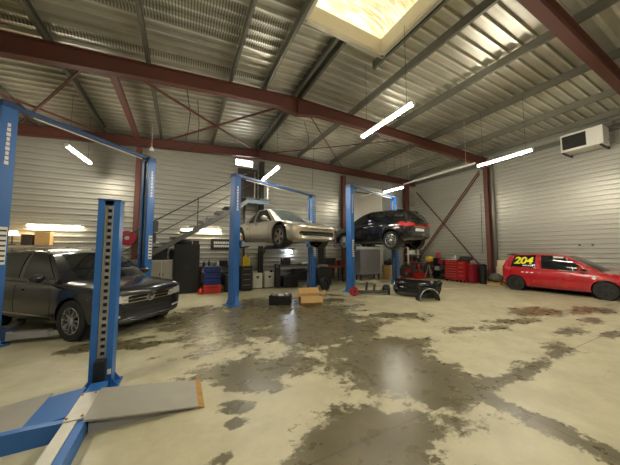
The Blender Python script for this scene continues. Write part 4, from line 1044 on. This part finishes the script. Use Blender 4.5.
def engine(loc, rz, label, m1, m2, s=1.):
    t = thing('engine', label, 'engine', loc, rz)
    b = NB(); add_box(b, (0, 0, .42*s), (.50*s, .42*s, .50*s)); add_box(b, (0, -.02, .72*s), (.44*s, .30*s, .14*s)); add_box(b, (.02, 0, .14*s), (.38*s, .34*s, .12*s)); obj('block', b, 'engine', t, bevel=.02)
    b = NB(); add_box(b, (0, -.03*s, .82*s), (.36*s, .26*s, .08*s)); obj('valve_cover', b, m1, t, bevel=.02)
    b = NB()
    for (x, z, r_) in ((-.12, .35, .11), (.12, .45, .08), (.0, .62, .06)): add_lathe(b, [(r_*s, -.23*s), (r_*s, -.27*s)], 18, Matrix.Translation((x*s, 0, z*s)) @ Matrix.Rotation(PI/2, 4, 'X') @ Matrix.Translation((0, 0, .48*s)))
    obj('pulley', b, 'steel', t, True)
    b = NB()
    for k in range(4): add_tube(b, [(-.18*s+.12*s*k, -.15*s, .66*s), (-.18*s+.12*s*k, -.30*s, .62*s), (-.15*s+.1*s*k, -.32*s, .40*s)], .025*s)
    obj('manifold', b, m2, t, True)
    b = NB()
    for x in (-.3, .3): add_bar(b, (x*s, -.3*s, .04), (x*s, .3*s, .04), .06, .06); add_bar(b, (x*s, 0, .05), (x*.7*s, 0, .25*s), .05, .05)
    add_bar(b, (-.3*s, 0, .04), (.3*s, 0, .04), .05, .05)
    obj('stand', b, 'red', t)
engine((11.78, 10.02, 0), .3, 'greasy engine with red cover on a red stand left of the tripod', 'red', 'red', 1.05)
engine((12.50, 9.52, 0), -.2, 'engine with red cover and yellow lid on a red stand', 'red', 'engine', 1.05)
engine((11.05, 10.0, 0), .1, 'low dark engine on a red stand right of the brown carton', 'dark', 'red', .85)
b = NB(); add_box(b, (11.50, 9.42, .22), (.62, .26, .20)); add_box(b, (11.50, 9.42, .34), (.5, .05, .04)); add_box(b, (11.50, 9.42, .06), (.58, .3, .12)); loose('toolbox', 'long red toolbox on the floor in front of the greasy engine', 'toolbox', b, 'red', bevel=.015)
b = NB(); add_lathe(b, [(.02, 0), (.20, .0), (.24, .10), (.20, .20), (.08, .26)], 20, Matrix.Translation((12.50, 9.50, .94))); loose('gas_regulator', 'round yellow tank lid resting on the red engine', 'tank', b, 'yellow', True)
b = NB(); add_lathe(b, [(.12, 0), (.12, .20), (.06, .28)], 16, Matrix.Translation((12.4, 8.9, 1.128))); loose('red_can', 'small red can on top of the dark shelf unit', 'can', b, 'red', True)
t = thing('tripod_stand', 'thin grey tripod stand in front of the engines', 'stand', (11.82, 9.06, 0))
for k in range(3):
    b = NB(); a = 2*PI*k/3+.4; add_tube(b, [(0, 0, .80), (.24*math.cos(a), .24*math.sin(a), .01)], .018); obj('leg', b, 'steel', t)
b = NB(); add_lathe(b, [(.05, .78), (.06, .84)], 12); obj('head', b, 'dark', t)
t = thing('shelf_unit', 'dark open shelf unit left of the red tool trolleys', 'shelves', (12.55, 8.78, 0), PI/2)
for x in (-.34, .34):
    b = NB(); add_box(b, (x, 0, .56), (.04, .5, 1.12)); obj('side_panel', b, 'black', t)
for z in (.08, .45, .80, 1.11):
    b = NB(); add_box(b, (0, 0, z), (.68, .5, .03)); obj('shelf', b, 'black', t)
for i, (y, z, m, lb) in enumerate(((8.62, .095, 'dark', 'dark case at the bottom of the open shelf unit'), (8.92, .465, 'grey', 'grey case on the second shelf of the open shelf unit'), (8.70, .815, 'crimson', 'crimson case on the third shelf of the open shelf unit'))):
    b = NB(); add_box(b, (12.45, y, z+.11), (.36, .28, .22)); loose('storage_case', lb, 'case', b, m, bevel=.01)

def trolley(loc, w, d, h, label, m, nd, rz=-PI/2):
    t = thing('tool_trolley', label, 'tool trolley', loc, rz)
    b = NB(); add_box(b, (0, 0, .10+(h-.10)/2), (w, d, h-.10)); obj('body', b, m, t, bevel=.015)
    hs = (h-.22)/nd
    for k in range(nd):
        b = NB(); add_box(b, (0, -d/2-.006, .15+hs*(k+.5)), (w-.06, .016, hs-.015)); dr = obj('drawer', b, m, t, bevel=.004)
        b = NB(); add_box(b, (0, -d/2-.022, .15+hs*(k+.88)), (w-.12, .018, .015)); obj('handle', b, 'steel', dr)
    for sx in (-1, 1):
        for sy in (-1, 1):
            b = NB(); add_lathe(b, [(.05, -.015), (.05, .015)], 14, Matrix.Translation((sx*(w/2-.08), sy*(d/2-.08), .05)) @ Matrix.Rotation(PI/2, 4, 'Y')); obj('castor', b, 'rubber', t)
    b = NB(); add_box(b, (0, 0, h+.01), (w+.02, d+.02, .03)); obj('worktop', b, 'white' if nd > 5 else 'dark', t, bevel=.005)
    return t
trolley((12.15, 7.90, 0), .66, .48, 1.08, 'red tool trolley with pale top and many drawers', 'red', 7)
trolley((12.12, 7.38, 0), .34, .48, 1.02, 'narrow red tool trolley right of the pale-topped one', 'red', 4)
tt = thing('spare_wheel', 'black tyre lying on the narrow red tool trolley', 'tyre', (12.15, 7.28, 1.05))
b = NB(); add_lathe(b, [(.17, 0), (.27, .01), (.29, .06), (.29, .13), (.27, .18), (.17, .19)], 28, None, True); obj('tread', b, 'rubber', tt, True)
b = NB(); add_lathe(b, [(.04, 0), (.05, .16), (.02, .2)], 12, Matrix.Translation((12.1, 7.78, 1.10))); loose('bottle', 'white bottle on the pale-topped red trolley', 'bottle', b, 'white', True)
b = NB(); add_box(b, (12.3, 7.05, .45), (.45, .22, .86)); add_box(b, (12.06, 7.05, .7), (.03, .16, .08)); loose('locker', 'slim crimson locker between the trolleys and the black bin', 'locker', b, 'crimson', bevel=.01)
t = thing('waste_bin', 'black waste bin beside the slim crimson locker', 'bin', (12.42, 6.70, 0))
b = NB(); add_lathe(b, [(.14, 0), (.17, .80)], 20); obj('tub', b, 'black', t, True)
b = NB(); add_lathe(b, [(.18, .80), (.18, .84), (.10, .90)], 20); obj('lid', b, 'black_gloss', t, True)
t = thing('pallet', 'small yellow wooden pallet at the foot of the red column', 'pallet', (12.55, 6.22, 0))
for k in range(4):
    b = NB(); add_box(b, (0, -.21+k*.14, .125), (.55, .10, .022)); obj('board', b, 'wood', t)
for x in (-.22, 0, .22):
    b = NB(); add_box(b, (x, 0, .057), (.07, .52, .114)); obj('bearer', b, 'wood', t)
b = NB()
bmesh.ops.create_icosphere(b, subdivisions=3, radius=.27, matrix=Matrix.Translation((12.55, 6.22, .31)) @ Matrix.Diagonal((.95, .95, .70, 1)))
for v in b.verts: v.co += Vector((.02*math.sin(v.co.y*31), .02*math.sin(v.co.x*27+1), .025*math.sin(v.co.y*23+v.co.x*19)))
for v in b.verts: v.co.z = max(v.co.z, .137)
loose('sack', 'lumpy grey sack lying on the small pallet', 'sack', b, 'foam', True)
b = NB(); add_box(b, (13.0, 6.20, .55), (.05, .42, 1.08), ry=.06); loose('board', 'cream board leaning on the side wall behind the red car', 'board', b, 'cream', bevel=.005)
b = NB()
for y in (3.66, 3.33): add_lathe(b, [(.03, 0), (.03, .05)], 10, Matrix.Translation((13.06, y, 1.73)) @ Matrix.Rotation(PI/2, 4, 'Y'))
loose('wall_hook', 'pair of small dark hooks on the side wall above the red car', 'hook', b, 'dark')

# car parts on the floor in front of the far lift
def bumper(loc, rz, label, L=1.75, dep=.55, h=.46):
    t = thing('car_bumper', label, 'bumper', loc, rz)
    b = NB(); n = 28; prof = [(-.06, .02), (.0, .05), (.04, .16), (.03, .26), (-.01, .33), (.0, .38), (-.05, h)]
    rows = []
    for i in range(n+1):
        f = -1+2*i/n; x = L/2*math.sin(f*PI/2*.98)*1.0; y = -dep*(abs(f)**3.2)
        nx, ny = (math.sin(f*PI/2*.9), math.cos(f*PI/2*.9)); row = []
        for (o, z) in prof:
            zz = z
            if abs(f) > .80: 
                k = (abs(f)-.80)/.20; zz = max(z, h*.86*math.sin(min(1, k*1.3)*PI/2)) if z < h*.86 else z
            row.append(b.verts.new((x+nx*o, y+ny*o, zz)))
        rows.append(row)
    for a, c in zip(rows, rows[1:]):
        for k in range(len(prof)-1): b.faces.new((a[k], c[k], c[k+1], a[k+1]))
    bmesh.ops.remove_doubles(b, verts=b.verts, dist=.001)
    o = obj('shell', b, 'black_gloss', t, True); s = o.modifiers.new('thickness', 'SOLIDIFY'); s.thickness = .012
    b = NB(); add_box(b, (0, .03, .12), (.9, .03, .10)); obj('grille', b, 'dark', t)
    b = NB(); add_bar(b, (-L/2*.72, -.15, .30), (L/2*.72, -.15, .30), .06, .08); obj('crash_bar', b, 'steel', t)
    return t
bumper((6.78, 5.82, 0), 2.0, 'gloss black car bumper lying on the floor below the hatchback', 1.5, .60, .58)
t = thing('wheel_arch', 'black plastic wheel arch with a bright edge beside the loose bumper', 'car part', (6.70, 5.14, 0), -.35)
b = NB(); prev = None; rows = []
for k in range(13):
    a = PI*k/12; rows.append([b.verts.new((.30*math.cos(a)*s, y, .02+.34*math.sin(a)*s)) for s, y in ((1., 0), (1.12, 0), (1.12, .22), (1., .22))])
for a, c in zip(rows, rows[1:]):
    for q in range(4): b.faces.new((a[q], a[(q+1) % 4], c[(q+1) % 4], c[q]))
b.faces.new(rows[0]); b.faces.new(rows[-1]); obj('liner', b, 'black', t, True)
b = NB(); add_tube(b, [(.33*math.cos(PI*k/12), -.012, .02+.37*math.sin(PI*k/12)) for k in range(2, 13)], .012); obj('edge', b, 'alloy', t, True)
t = thing('subframe', 'dark greasy axle subframe on the floor left of the bumper', 'car part', (5.92, 6.86, 0), -.45)
b = NB(); add_tube(b, [(-.55, .0, .12), (-.2, .05, .10), (.25, -.05, .11), (.6, .02, .10)], .05, 10); add_tube(b, [(-.4, .25, .08), (.45, .22, .08)], .04, 10)
for x in (-.4, .4): add_bar(b, (x, 0, .1), (x*.9, .25, .08), .07, .05)
obj('beam', b, 'engine', t, True)
b = NB()
for x, h in ((-.15, .42), (.12, .34)): add_tube(b, [(x, .1, .10), (x+.05, .15, h)], .04, 10)
obj('strut', b, 'dark', t, True)
b = NB()
for x in (-.55, .6): add_lathe(b, [(.14, -.02), (.14, .02)], 20, Matrix.Translation((x, .0, .14)) @ Matrix.Rotation(PI/2, 4, 'Y'))
obj('brake_disc', b, 'dark', t)
b = NB(); add_lathe(b, [(.05, -.05), (.15, -.05), (.16, 0), (.15, .05), (.05, .05)], 20, Matrix.Translation((5.22, 6.92, .165)) @ Matrix.Rotation(1.1, 4, 'Z') @ Matrix.Rotation(PI/2, 4, 'Y'), True)
loose('brake_drum', 'small red ring part on the floor by the left post of the far lift', 'car part', b, 'red', True)
cord('loose_hose', 'black hose snaking over the floor behind the subframe', [(5.8, 7.2, .02), (6.1, 7.35, .03), (6.4, 7.2, .02), (6.75, 7.3, .03), (7.0, 7.15, .02)], .02, 'black', 'hose')
b = NB(); add_lathe(b, [(.06, 0), (.15, .02), (.16, .08), (.12, .2), (.05, .24)], 18, Matrix.Translation((7.0, 7.25, 0))); loose('air_filter_housing', 'dark round filter housing behind the loose bumper', 'car part', b, 'black', True)
b = NB()
add_box(b, (7.4, 8.0, .008), (2.3, .14, .016), rz=.12)
loose('plank', 'pale thin plank lying on the floor under the hatchback', 'plank', b, 'cream')
b = NB(); add_box(b, (9.3, 6.6, .008), (2.6, .11, .016), rz=-.18); loose('plank', 'pale thin plank on the floor in front of the red trolleys', 'plank', b, 'cream')

# ------------------------------------------------------------------ world, camera, view
w = bpy.data.worlds.new('daylight'); S.world = w; w.use_nodes = True
sk = w.node_tree.nodes.new('ShaderNodeTexSky'); sk.sun_disc = False; sk.sun_elevation = R(40)
w.node_tree.links.new(sk.outputs[0], w.node_tree.nodes['Background'].inputs[0]); w.node_tree.nodes['Background'].inputs[1].default_value = .3
cam = bpy.data.cameras.new('camera'); co = bpy.data.objects.new('camera', cam); COL.objects.link(co)
cam.lens = 250/620*36; cam.sensor_width = 36; cam.clip_start = .05
co.location = (0, 0, 1.55); co.rotation_euler = (R(90+4.004), 0, R(-27.237))
S.camera = co
S.view_settings.view_transform = 'Standard'; S.view_settings.look = 'None'; S.view_settings.gamma = 1
S.view_settings.exposure = 1.85
S.cycles.max_bounces = 8
